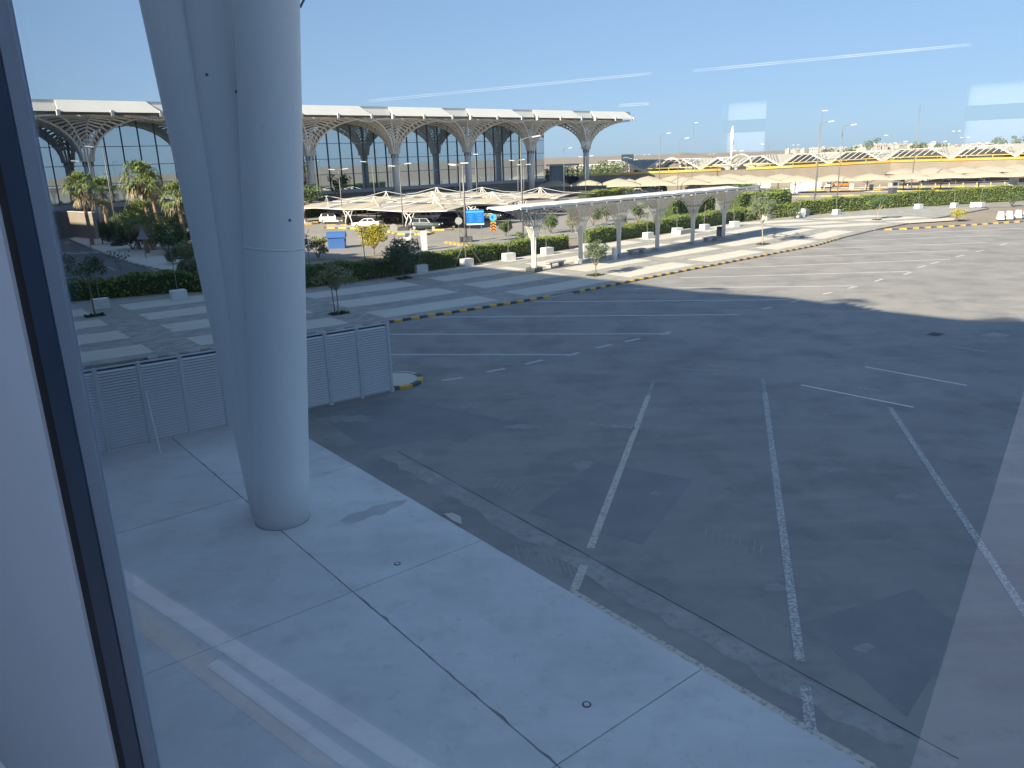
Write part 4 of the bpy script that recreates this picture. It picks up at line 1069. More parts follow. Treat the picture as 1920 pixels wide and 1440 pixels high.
lamp(az(895, 380, 150), 290, [(.05, .05)], 'slim straight lamp post right of the blue sign before the glass')
lamp(G(981, 453), 263, [(1.2, .35)], 'tallest lamp post behind the first shelter column with right arm', r=.11)
lamp(az(972, 372, 150), 301, [(-.7, .02), (.6, .1)], 'double headed lamp post left of the tallest one by the shelter')
lamp(az(983, 372, 165), 309, [(-.6, .02), (.7, .04)], 'thin double headed lamp post right of the tallest one by the shelter')
lamp(G(1058, 371), 279, [(1, .12)], 'lamp post with right arm in the open last bay of the terminal')
lamp(az(1098, 355, 190), 294, [(-.8, .0), (.9, .15)], 'double headed lamp post overlapping the last terminal column')
lamp(G(1236, 366), 253, [(1.2, .3)], 'right armed lamp post standing over the silver pickup', r=.11)
lamp(G(1270, 370), 261, [(1.1, .15)], 'right armed lamp post next to the one over the silver pickup')
lamp(az(1297, 332, 210), 231, [(.4, .05)], 'thin tall mast left of the white tower pole', r=.08)
lamp(G(1381, 349), 283, [(-.7, .1), (.6, .0)], 'double headed lamp post before the arched station portal')
lamp(G(1436, 350), 271, [(-1, .12)], 'left armed lamp post right of the arched station portal')
lamp(G(1527, 378), 232, [(1.2, .3)], 'tallest right armed lamp post in the car park centre', r=.13)
lamp(az(1532, 340, 175), 208, [(.3, 0)], 'thin mast rising behind the tallest car park lamp', r=.07)
lamp(G(1569, 375), 236, [(1.2, .12)], 'right armed lamp post on black base before the right hedge', r=.12, black=True)
lamp(G(1664, 341), 254, [(-1, .08)], 'left armed lamp post by the yellow barrier on the right')
lamp(G(1679, 342), 268, [(-.7, .0), (.9, .3)], 'double headed lamp post right of the left armed one')
lamp(az(1712, 320, 205), 197, [], 'very tall thin bare mast on the right before the folded roofs', r=.12)
lamp(G(1753, 337), 266, [(-.9, .05), (.9, .05)], 'symmetrical double headed lamp post before rightmost folded roofs')
for i, (x, y, d, ty) in enumerate([(1490, 300, 330, 272), (1522, 300, 340, 278), (1643, 296, 330, 270), (1173, 312, 300, 298), (1185, 312, 340, 291), (1334, 300, 350, 289), (1788, 290, 320, 246), (1805, 292, 300, 258), (1212, 310, 330, 290)]):
    lamp(az(x, y, d), ty, [(-.6, .02), (.6, .02)], ['far double lamp above the second folded roof', 'far double lamp left of the tallest car park lamp', 'far double lamp between folded roofs near white houses', 'far double lamp left of the dark billboard', 'far lamp just right of the dark billboard', 'far lamp standing right of the grey hill', 'thin far lamp left of the right glass reflection', 'far lamp at the edge of the bright glass reflection', 'far lamp between billboard and hill'][i], r=.09)

# white telecom mast and billboard
b = az(1371, 300, 420); t = thing('telecom_mast', 'white telecom mast with fat cylindrical top behind the arched portal', 'mast', (b.x, b.y, 0)); zt = az(1374, 236, 420).z
MB().tube([(0, 0, 0), (0, 0, zt - 8)], .55, 10, .42).build('pole', M['white'], t, smooth=True)
MB().tube([(0, 0, zt - 9), (0, 0, zt - 2.5)], .85, 12).build('antenna_shroud', M['white'], t, smooth=True)
MB().tube([(0, 0, zt - 2.5), (0, 0, zt - .4), (0, 0, zt)], .6, 10, .1).build('cap', M['white'], t)
MB().tube([(0, 0, zt - 17), (0, 0, zt - 16.6)], .8, 10).build('collar', M['steel'], t)
b = az(1176, 318, 260); t = thing('billboard', 'dark billboard on one leg on the skyline right of the terminal', 'billboard', (b.x, b.y, 0), .1); z1 = az(1176, 290, 260).z; z0 = az(1176, 301.5, 260).z
MB().tube([(0, 0, 0), (0, 0, z0)], .25, 8).build('leg', M['darksteel'], t)
MB().box((0, -.25, (z0 + z1) / 2), (3.9, .5, z1 - z0)).build('screen', M['screen'], t)
mb = MB(); mb.box((0, -.25, z1 + .06), (4.1, .6, .12)); mb.box((0, -.25, z0 - .06), (4.1, .6, .12)); mb.tube([(1.9, 0, z1), (1.9, 0, z1 + .9)], .06, 5); mb.build('frame', M['steel'], t)
mb = MB()
for k in range(5): mb.beam((-1.5 + k * .6, -.515, (z0 + z1) / 2 - .15 + .25 * sin(k)), (-.9 + k * .6, -.515, (z0 + z1) / 2 + .25 * sin(k + 1)), .02, .09)
mb.build('picture_line', M['signwhite'], t)

# ------------------------------------------------------------------ curved canopy shelter on branching columns
sc_px = [(1002, 509), (1089, 493), (1160, 481.5), (1232, 470), (1298, 458), (1356, 447.5)]
SC = [G(*q, KZ) for q in sc_px]
sd = (SC[5] - SC[0]).normalized(); sn = Vector((sd.y, -sd.x, 0))          # sn: towards the road (near side)
step = (SC[5] - SC[0]).length / 5
shel = thing('canopy_shelter', 'long pale canopy shelter on six branching columns across the plaza', 'shelter', tuple(SC[0]))
org = SC[0]
def SH(k, n, z): return sd * (k * step) + sn * n + Vector((0, 0, z))
HC = 5.25; HW = 1.95
mb = MB(); n = 60
prof = [(-HW, .20), (-HW * .5, .07), (0, .0), (HW * .5, .10), (HW, .26)]
k0, k1 = -.56, 5.62
vs = []
for i in range(n + 1):
    k = k0 + (k1 - k0) * i / n
    for (q, z) in prof: vs.append(SH(k, q, HC + z))
m = len(prof)
top = [v + Vector((0, 0, .09)) for v in vs]
N_ = len(vs)
fs = [(i * m + j, (i + 1) * m + j, (i + 1) * m + j + 1, i * m + j + 1) for i in range(n) for j in range(m - 1)]
fs += [tuple(N_ + q for q in f[::-1]) for f in fs]
fs += [(i * m, N_ + i * m, N_ + (i + 1) * m, (i + 1) * m) for i in range(n)] + [(i * m + m - 1, (i + 1) * m + m - 1, N_ + (i + 1) * m + m - 1, N_ + i * m + m - 1) for i in range(n)]
fs += [tuple(range(m)) + tuple(N_ + j for j in range(m))[::-1], tuple(n * m + j for j in range(m))[::-1] + tuple(N_ + n * m + j for j in range(m))]
mb.add(vs + top, fs); mb.build('roof', M['roofwhite'], shel)
mb = MB()
for i in range(n):                                     # tapered edge beam under both long edges
    for q, z in ((-HW, .20), (HW, .26)):
        ka = k0 + (k1 - k0) * i / n; kb = k0 + (k1 - k0) * (i + 1) / n
        mb.beam(SH(ka, q, HC + z - .05), SH(kb, q, HC + z - .05), .08, .14)
for i in range(2 * 6 + 1):
    k = -.5 + i * .5
    mb.beam(SH(k, -HW, HC + .12), SH(k, HW, HC + .16), .07, .1)
mb.build('edge_beam', M['white'], shel)
mb = MB()
for i in range(19):
    k = -.45 + i * 5.95 / 18; c = SH(k, HW + .02, HC + .08); mb.box(c, (.14, .14, .16), .7)
mb.build('spotlight', M['lamp'], shel)
# web of one column: twelve curved ribs with rungs between neighbours, vaulted in a square
def vault(mb, hx, hy, z0, z1, r0, ribs_per_side, rr, rungs, skip=(), top_bar=True):
    def P(a, h):                                        # a: position round the square -4..4, h: 0..1 up the vault
        f = a % 8; sidei = int(f // 2); u = (f % 2) - 1
        phi = h * pi / 2; e = 1 - cos(phi); z = z0 + (z1 - z0) * sin(phi)
        wx = r0 + (hx - r0) * e; wy = r0 + (hy - r0) * e
        x, y = [(u * wx, -wy), (wx, u * wy), (-u * wx, wy), (-wx, -u * wy)][sidei]
        return Vector((x, y, z))
    nr = 4 * ribs_per_side; H = 9
    for i in range(nr):
        a = i * 8 / nr
        mb.tube([P(a, j / H) for j in range(H + 1)], rr if i % ribs_per_side == 0 else rr * .75, 4, cap=False)
    for i in range(nr):
        a = i * 8 / nr; b = a + 8 / nr; mid = (i % ribs_per_side)
        for j in range(rungs):
            h = .2 + .78 * (j + .5) / rungs; dh = .09 * (1 if mid < ribs_per_side / 2 else -1)
            ha, hb = h - dh / 2, h + dh / 2
            p, q = P(a, max(0, ha)), P(b, min(1, hb))
            if (p - q).length > .05: mb.beam(p, q, rr * 1.1, rr * 1.1)
shaft = MB(); z1 = 2.9
for k in range(8):
    a = 2 * pi * k / 8; shaft.tube([(cos(a) * .175, sin(a) * .175, .25), (cos(a) * .155, sin(a) * .155, 1.6), (cos(a) * .20, sin(a) * .20, z1)], .048, 6)
shaft.tube([(0, 0, .2), (0, 0, z1)], .11, 8)
shaft_m = shaft.mesh('column_shaft', M['white'])
web = MB(); vault(web, step * .5, HW, z1 - .1, HC + .02, .26, 4, .042, 6); web_m = web.mesh('branching_ribs', M['lattice'])
skin = MB(); R_, H_ = 32, 8
for j in range(H_ + 1):
    h = .12 + .88 * j / H_; phi = h * pi / 2; e = 1 - cos(phi); z = (z1 - .1) + (HC + .02 - z1 + .1) * sin(phi) + .05
    for i in range(R_):
        f = i * 8 / R_; sidei = int(f // 2); u = (f % 2) - 1; wx = (.20 + (step * .5 - .26) * e) * .97; wy = (.20 + (HW - .26) * e) * .97
        x, y = [(u * wx, -wy), (wx, u * wy), (-u * wx, wy), (-wx, -u * wy)][sidei]
        skin.v.append((x, y, z))
for j in range(2, H_):
    for i in range(R_): skin.f.append((j * R_ + i, j * R_ + (i + 1) % R_, (j + 1) * R_ + (i + 1) % R_, (j + 1) * R_ + i)); skin.mi.append(0)
skin_m = skin.mesh('vault_skin', M['vaultskin'])
pl = MB(); pl.box((0, 0, .17), (1.15, .95, .34), 0, .97); plm = pl.mesh('plinth', M['plinth'])
pl2 = MB(); pl2.box((0, 0, .12), (.9, .9, .24), 0, .8); plm2 = pl2.mesh('foot', M['bench'])
rz = atan2(sd.y, sd.x)
for k in range(6):
    q = tuple(SC[k] - org)
    put('column_shaft', shaft_m, shel, q, rz); put('branching_ribs', web_m, shel, q, rz)
    if k: put('vault_skin', skin_m, shel, q, rz)
    put('plinth', plm if k == 0 else plm2, shel, q, rz + .1)
# benches and litter bin under it
def bench(p, rz, label, ln=2.3):
    t = thing('bench', label, 'bench', tuple(p), rz, group='stone benches under the canopy')
    MB().box((0, 0, .42), (ln, .62, .10)).build('seat', M['bench'], t)
    for s in (-1, 1): MB().box((s * ln * .38, 0, .185), (.22, .5, .37)).build('leg', M['bench'], t)
bench(G(1041, 500, KZ), rz + .1, 'grey stone bench right of the first shelter column')
bench(G(1193, 476, KZ), rz, 'grey stone bench between third and fourth shelter columns')
bench(G(1332, 452, KZ), rz, 'grey stone bench left of the last shelter column')
p = G(1349, 447, KZ); t = thing('litter_bin', 'dark tall litter bin with hooded top beside last shelter column', 'bin', tuple(p), rz)
MB().box((0, 0, .5), (.55, .5, 1.0)).build('body', M['darksteel'], t)
mb = MB(); mb.box((-.24, 0, 1.12), (.05, .46, .26)); mb.box((.24, 0, 1.12), (.05, .46, .26)); mb.box((0, 0, 1.27), (.58, .5, .05)); mb.build('hood', M['black'], t)
p = G(1152, 487, KZ); MB().box((p.x, p.y, KZ + .55), (.35, .35, 1.1), .7).build('white_bollard', M['white_block'], label='square white bollard beside the third shelter column', category='bollard')
# striped bar barrier on posts behind the second shelter column
t = thing('bar_barrier', 'red and white double rail bar across the path gap behind second column', 'barrier')
A, B = G(1080, 452, 0), G(1150, 432, 0); mb = MB()
for z in (1.0, 1.25): mb.tube([A + Vector((0, 0, z)), B + Vector((0, 0, z))], .05, 6)
mb.build('bar', M['signwhite'], t)
for f in (.05, .95):
    q = A.lerp(B, f); MB().tube([q, q + Vector((0, 0, 1.3))], .05, 6).build('post', M['steel'], t)
# low stone slab by the hedge
for (x, y, lab) in ((1284, 438, 'low grey stone trough beside the hedge behind fifth shelter column'), (1508, 405, 'grey litter unit in the gap of the right hedge')):
    p = G(x, y, KZ); mb = MB()
    if x < 1400: mb.box((0, 0, .25), (3.2, .9, .5), 0, .9)
    else: mb.box((0, 0, .5), (.9, .8, 1.0), 0, .95); mb.box((0, .1, 1.05), (.8, .5, .1)); mb.box((.9, .2, .45), (.5, .9, .9))
    o = mb.build('stone_trough' if x < 1400 else 'litter_unit', M['bench'], label=lab, category='trough' if x < 1400 else 'bin'); o.location = p; o.rotation_euler = (0, 0, rz)

# ------------------------------------------------------------------ signs, container, cabinets behind the hedge
def post_sign(base, h, label, build, r=.04, n=1, sp=0, rz=0):
    t = thing('sign', label, 'sign', tuple(base), rz)
    for k in range(n):
        MB().tube([((k - (n - 1) / 2) * sp, 0, 0), ((k - (n - 1) / 2) * sp, 0, h)], r, 6).build('post', M['steel'], t)
    build(t); return t
def b_blue(t):
    MB().box((0, -.08, 3.0), (2.05, .06, 1.72)).build('board', M['signblue'], t)
    mb = MB(); mb.box((0, -.115, 3.62), (2.05, .012, .16)); mb.build('header_band', M['signcyan'], t)
    mb = MB(); mb.box((0, -.115, 2.21), (2.05, .012, .16)); mb.build('footer_band', M['signwhite'], t)
    mb = MB()
    for r in range(5):
        for s in (-1, 1):
            mb.box((s * .5 + random.uniform(-.06, .06), -.113, 3.36 - r * .2), (random.uniform(.45, .75), .008, .035))
    mb.build('text_line', M['signcyan'], t)
    mb = MB(); mb.beam((-.5, -.1, 3.86), (0, -.1, 3.98), .06, .06); mb.beam((.0, -.1, 3.98), (.45, -.1, 3.9), .06, .06); mb.build('top_lamp', M['signwhite'], t)
post_sign(G(893, 456), 2.4, 'large blue information board on two posts by the thick lamp post', b_blue, n=2, sp=1.35, rz=.06)
def b_chev(t):
    MB().box((0, -.06, 1.95), (.62, .04, 1.05)).build('board', M['signorange'], t)
    mb = MB()
    for z in (1.62, 1.95, 2.25):
        for s in (-1, 1): mb.beam((s * .27, -.085, z - .16), (0, -.085, z + .06), .012, .12)
    mb.build('chevron', M['black'], t)
    mb = MB(); mb.disc((0, -.06, 2.95), (0, 1, 0), .42, .04, 20); mb.build('arrow_disc', M['signcyan'], t)
    mb = MB(); mb.add([(-.30, -.085, 2.98), (.02, -.085, 3.22), (.02, -.085, 2.76)], [(0, 2, 1)]); mb.build('arrow', M['signblue'], t)
post_sign(G(926, 456), 3.3, 'orange chevron sign below a light blue arrow disc', b_chev, rz=.15)
def b_disc(t): mb = MB(); mb.disc((0, -.05, 2.55), (0, 1, 0), .43, .04, 20); mb.build('disc', M['signgrey'], t)
post_sign(G(741, 471), 2.9, 'grey back of round sign on thin post right of yellow tree', b_disc)
post_sign(G(862, 455), 3.1, 'grey back of round sign just left of the thick lamp post', b_disc)
def b_tri(t):
    mb = MB(); mb.prism([(-.62, -.06), (.62, -.06), (.62, -.02), (-.62, -.02)], 0, .001) if False else None
    mb.add([(-.68, -.05, 2.05), (.68, -.05, 2.05), (0, -.05, 3.2), (-.68, -.02, 2.05), (.68, -.02, 2.05), (0, -.02, 3.2)], [(0, 1, 2), (5, 4, 3), (0, 3, 4, 1), (1, 4, 5, 2), (2, 5, 3, 0)]); mb.build('triangle', M['signgrey'], t)
post_sign(G(274, 484, .15), 3.1, 'triangular road sign seen from behind on the road island', b_tri)
p = G(633, 465); t = thing('blue_container', 'blue barrel topped metal container standing on the car park', 'container', tuple(p), .05)
mb = MB(); mb.box((0, 0, .62), (1.9, 1.3, 1.24)); mb.build('body', M['blue'], t)
mb = MB(); n = 12; pr = [(.76 * cos(pi * k / n), .66 * sin(pi * k / n)) for k in range(n + 1)]
vs = [(sx, y, 1.24 + z) for sx in (-1.08, 1.08) for y, z in pr]; m = n + 1
mb.add(vs, [tuple(range(m))[::-1], tuple(range(m, 2 * m))] + [(k, k + 1, m + k + 1, m + k) for k in range(n)]); mb.build('lid', M['blue'], t)
mb = MB()
for sx in (-1, 1): mb.box((sx * .8, 0, .03), (.12, 1.2, .06)); mb.box((sx * 1.03, 0, .9), (.07, .12, .3))
mb.build('handle', M['darksteel'], t)
for (x, y, w, h, lab) in [(766, 468, .55, 1.75, 'tall white slab cabinet, middle of the three behind the hedge'), (796, 469, .62, 2.05, 'tallest white slab cabinet right of the others behind the hedge')]:
    p = G(x, y); t = thing('cabinet', lab, 'cabinet', tuple(p), .2, group='white cabinets behind the hedge')
    MB().box((0, 0, h / 2), (w, .45, h)).build('body', M['white_block'], t); MB().box((0, 0, h + .025), (w + .06, .5, .05)).build('cap', M['white_block'], t); MB().box((0, -.235, h * .55), (w * .55, .02, h * .5)).build('door', M['white'], t)
p = G(756, 467); t = thing('cabinet', 'small white open framed cabinet, lowest of the three behind the hedge', 'cabinet', tuple(p), .2, group='white cabinets behind the hedge')
mb = MB(); mb.box((-.35, 0, .6), (.1, .4, 1.2)); mb.box((.35, 0, .6), (.1, .4, 1.2)); mb.box((0, 0, 1.25), (.8, .4, .1)); mb.build('frame', M['white_block'], t); MB().box((0, .1, .5), (.55, .1, .9)).build('panel', M['signgrey'], t)
p = G(772, 468); MB().tube([p, p + Vector((0, 0, 2.2))], .05, 6).build('thin_post', M['white'], label='thin white post between the two white slab cabinets', category='post')
t = thing('stone_ring', 'rough stone kerb of yellow and orange blocks at bed corner under blue sign', 'kerb')
for k in range(14):
    a = G(836, 456).lerp(G(888, 464), k / 13); MB().box((a.x, a.y, .12), (.6, .3, .24), .1 + random.uniform(-.1, .1)).build('kerb_block', M['kerb_y' if k % 2 else 'kerb_n'], t)

# ------------------------------------------------------------------ vehicles
def car_meshes(kind):
    """lower body stations (x, half width, underside, shoulder), cabin base/roof outline"""
    if kind == 'saloon':
        st = [(-2.35, .72, .45, .80), (-2.25, .84, .30, .98), (-1.6, .90, .22, 1.00), (-.6, .91, .20, .96), (.6, .91, .20, .94), (1.3, .90, .22, .90), (2.05, .86, .28, .80), (2.33, .70, .40, .62)]
        cab = ((-1.75, 1.05), (-1.05, .35), .95, 1.44, .80, .60); wx = (-1.4, 1.42); wr = .32
    elif kind == 'suv':
        st = [(-2.35, .78, .5, 1.05), (-2.28, .90, .36, 1.12), (-1.5, .95, .30, 1.12), (-.5, .96, .28, 1.10), (.7, .96, .28, 1.08), (1.4, .95, .30, 1.04), (2.1, .90, .36, .98), (2.32, .76, .46, .80)]
        cab = ((-2.2, 1.05), (-1.85, .45), 1.08, 1.72, .86, .70); wx = (-1.42, 1.45); wr = .38
    else:
        st = [(-2.7, .84, .55, 1.0), (-2.6, .92, .45, 1.05), (-1.7, .94, .38, 1.05), (-.5, .95, .36, 1.05), (.6, .95, .36, 1.04), (1.4, .94, .38, 1.02), (2.3, .90, .42, .98), (2.6, .76, .5, .82)]
        cab = ((-.95, 1.2), (-.65, .6), 1.03, 1.72, .84, .70); wx = (-1.65, 1.65); wr = .40
    b = MB(); vs = []; m = 8
    for (x, w, z0, z1) in st:
        zm = z0 + (z1 - z0) * .55
        vs += [(x, -w * .85, z0), (x, -w, z0 + .12), (x, -w, zm), (x, -w * .93, z1), (x, w * .93, z1), (x, w, zm), (x, w, z0 + .12), (x, w * .85, z0)]
    n = len(st)
    b.add(vs, [(i * m + k, (i + 1) * m + k, (i + 1) * m + (k + 1) % m, i * m + (k + 1) % m) for i in range(n - 1) for k in range(m)] + [tuple(range(m)), tuple(range((n - 1) * m, n * m))[::-1]])
    (bx0, bx1), (rx0, rx1), zb, zr, wb, wt = cab
    def C(x, y, z): return (x, y, z)
    q = [C(bx0, -wb, zb - .06), C(bx1, -wb, zb - .06), C(bx1, wb, zb - .06), C(bx0, wb, zb - .06), C(rx0, -wt, zr - .05), C(rx1, -wt, zr - .05), C(rx1, wt, zr - .05), C(rx0, wt, zr - .05), C(rx0 + .12, -wt + .1, zr), C(rx1 - .12, -wt + .1, zr), C(rx1 - .12, wt - .1, zr), C(rx0 + .12, wt - .1, zr)]
    b.add(q, [(0, 1, 5, 4), (1, 2, 6, 5), (2, 3, 7, 6), (3, 0, 4, 7), (4, 5, 9, 8), (5, 6, 10, 9), (6, 7, 11, 10), (7, 4, 8, 11), (8, 9, 10, 11)])
    if kind == 'pickup':
        b.box((-1.83, 0, 1.055), (1.6, 1.7, .02)) if False else None
    Q = [Vector(v) for v in q]
    def pane(i0, i1, i2, i3, u0, u1, v0, v1):
        mb = MB(); a, bb, c, d = Q[i0], Q[i1], Q[i2], Q[i3]
        nrm = (bb - a).cross(d - a).normalized() * .012
        f = lambda u, v: a.lerp(bb, u).lerp(d.lerp(c, u), v) + nrm
        return mb.add([f(u0, v0), f(u1, v0), f(u1, v1), f(u0, v1), f(u0, v0) - nrm * 2, f(u1, v0) - nrm * 2, f(u1, v1) - nrm * 2, f(u0, v1) - nrm * 2], [(0, 1, 2, 3), (0, 4, 5, 1), (1, 5, 6, 2), (2, 6, 7, 3), (3, 7, 4, 0)])
    parts = [('windscreen', pane(1, 2, 6, 5, .08, .92, .15, .94), 'carglass'), ('rear_window', pane(3, 0, 4, 7, .1, .9, .15, .92), 'carglass')]
    spl = [(.06, .48), (.53, .94)] if kind != 'pickup' else [(.1, .5), (.55, .93)]
    for u0, u1 in spl:
        parts.append(('side_window', pane(0, 1, 5, 4, u0, u1, .2, .92), 'carglass')); parts.append(('side_window', pane(2, 3, 7, 6, 1 - u1, 1 - u0, .2, .92), 'carglass'))
    xf = st[-2][0] + .12; xr = st[1][0] - .04; zf = st[-2][3] - .16; zz = st[1][3] - .18
    for s in (-1, 1):
        parts.append(('headlight', MB().box((xf, s * .62, zf), (.3, .34, .15)), 'headlight')); parts.append(('tail_light', MB().box((xr, s * .66, zz), (.12, .30, .18)), 'taillight'))
    parts.append(('grille', MB().box((xf + .06, 0, zf - .16), (.26, .9, .16)), 'black'))
    parts.append(('number_plate', MB().box((xr - .03, 0, zz - .1), (.1, .5, .14)), 'plate'))
    if kind == 'pickup': parts.append(('load_bed', MB().box((-1.83, 0, 1.06), (1.5, 1.5, .03)), 'black'))
    w = MB(); w.tube([(0, -.11, 0), (0, .11, 0)], wr, 16); r = MB(); r.tube([(0, -.122, 0), (0, .122, 0)], wr * .62, 12)
    return dict(body=b, parts=[(n_, p.mesh(n_, M[k])) for n_, p, k in parts], tyre=w.mesh('wheel', M['tyre']), rim=r.mesh('rim', M['rim']), wx=wx, wr=wr, wy=.80 if kind == 'saloon' else .84)
CARS = {k: car_meshes(k) for k in ('saloon', 'suv', 'pickup')}
PAINT = {k: paint(k + ' car paint', c) for k, c in dict(white=(.72, .72, .71), silver=(.50, .51, .53), black=(.018, .02, .023), grey=(.16, .165, .17), teal=(.02, .045, .052), orange=(.70, .25, .03), dark=(.05, .052, .058), beige=(.55, .51, .44)).items()}
BODY = {}
def car(kind, colr, p, rz, label):
    K = CARS[kind]
    if (kind, colr) not in BODY: BODY[(kind, colr)] = K['body'].mesh('car_body', PAINT[colr])
    t = thing('parked_car' if kind != 'pickup' else 'pickup_truck', label, 'car' if kind != 'pickup' else 'pickup', (p.x, p.y, 0), rz, 'cars in the car parks')
    put('body', BODY[(kind, colr)], t)
    for n_, me in K['parts']: put(n_, me, t)
    for x in K['wx']:
        for s in (-1, 1):
            w = put('wheel', K['tyre'], t, (x, s * K['wy'], K['wr'])); put('rim', K['rim'], w)
QD = Vector((.56, .83, 0)).normalized(); RD = Vector((-QD.y, QD.x, 0)); qa = atan2(QD.y, QD.x); ra = atan2(RD.y, RD.x)
for kind, c, x, y, a, lab in [
    ('suv', 'white', 627, 419, -.35, 'white SUV facing right under the left cream shades'), ('saloon', 'silver', 690, 427, pi - .28, 'silver saloon car alone at the front of the shaded bays'),
    ('suv', 'dark', 738, 415, pi - .4, 'dark SUV in shade right of the silver saloon'), ('suv', 'teal', 799, 431, -.25, 'dark green four wheel drive between crossed shade posts'),
    ('saloon', 'white', 806, 414, -.3, 'white car tucked behind the dark green four wheel drive'), ('saloon', 'black', 838, 427, -.3, 'black saloon right of the dark green four wheel drive'),
    ('suv', 'black', 853, 418, -.3, 'black van like SUV behind the thick lamp post'), ('suv', 'dark', 916, 413, -.3, 'dark car behind the blue information board'),
    ('saloon', 'black', 938, 406, -.3, 'black car right of the blue arrow disc under shades'), ('suv', 'black', 905, 400, -.3, 'black SUV deep under shades above the blue board'),
    ('saloon', 'grey', 960, 401, -.3, 'grey saloon deep under the middle cream shades'), ('saloon', 'black', 1030, 396, -.3, 'black saloon under shades above the first shelter bay'),
    ('suv', 'black', 1060, 390, -.3, 'black SUV under shades left of the low mounded hedge'), ('saloon', 'dark', 1112, 362, .2, 'dark car by the grey bush near the far shades'),
    ('pickup', 'silver', 1195, 367, -.05, 'silver pickup truck behind the canopy shelter roof'), ('suv', 'black', 1222, 364, .1, 'black SUV touching the silver pickup truck'),
    ('pickup', 'grey', 1415, 361, -.15, 'grey pickup just above the far end of the shelter roof'), ('saloon', 'white', 1474, 366, .12, 'white saloon driving on the road before the far shades'),
    ('saloon', 'grey', 1522, 352, 1.1, 'grey car left of the orange one under the far shades'), ('saloon', 'silver', 1535, 352, 1.2, 'silver hatch beside the grey car under the far shades'),
    ('saloon', 'beige', 1555, 352, 1.1, 'pale car nose on, left of the orange car'), ('saloon', 'orange', 1582, 351, .3, 'orange car under the far cream shades'),
    ('saloon', 'white', 1597, 335, .3, 'white car parked behind the front row of far shades'), ('saloon', 'dark', 1555, 336, 1.0, 'dark car behind the front row of far shades'),
    ('suv', 'grey', 1575, 336, 1.0, 'grey SUV with windscreen showing behind front far shades'), ('saloon', 'white', 1627, 332, .3, 'white car under the middle row of far shades'),
    ('saloon', 'black', 1650, 331, .3, 'black car right of white one in the middle far row'), ('saloon', 'white', 1697, 330, .2, 'white saloon left of the lamp in the middle far row'),
    ('suv', 'white', 1755, 330, .2, 'white SUV at the right end of the middle far row'), ('saloon', 'dark', 1730, 331, .2, 'dark saloon in the middle far row before white shades'),
    ('saloon', 'black', 1690, 342, .1, 'black saloon just right of the kiosk under near shades'), ('saloon', 'silver', 1735, 341, .1, 'silver saloon peeking below the near right shades'),
    ('suv', 'white', 1780, 340, .1, 'white SUV peeking below the near right shades'), ('suv', 'black', 1810, 322, .25, 'black SUV in the dense dark row at the far right'),
    ('saloon', 'silver', 1822, 327, .9, 'silver car nose on among dark cars at the far right'), ('suv', 'black', 1840, 319, .25, 'second black SUV in the dense dark row at the far right'),
    ('suv', 'dark', 1865, 318, .25, 'charcoal SUV near the right end of the dense dark row'), ('suv', 'black', 1890, 317, .25, 'last black SUV of the dense dark row at far right'),
    ('saloon', 'dark', 1850, 326, .25, 'charcoal saloon in front of the dense dark row'), ('saloon', 'black', 1300, 357, .1, 'black saloon behind the white shelter roof near lamp'),
    ('saloon', 'dark', 1330, 356, .1, 'charcoal saloon behind the shelter roof right of the black one'), ('saloon', 'grey', 1270, 356, .1, 'grey saloon behind the shelter roof left of the black one')]:
    car(kind, c, G(x, y), a, lab)

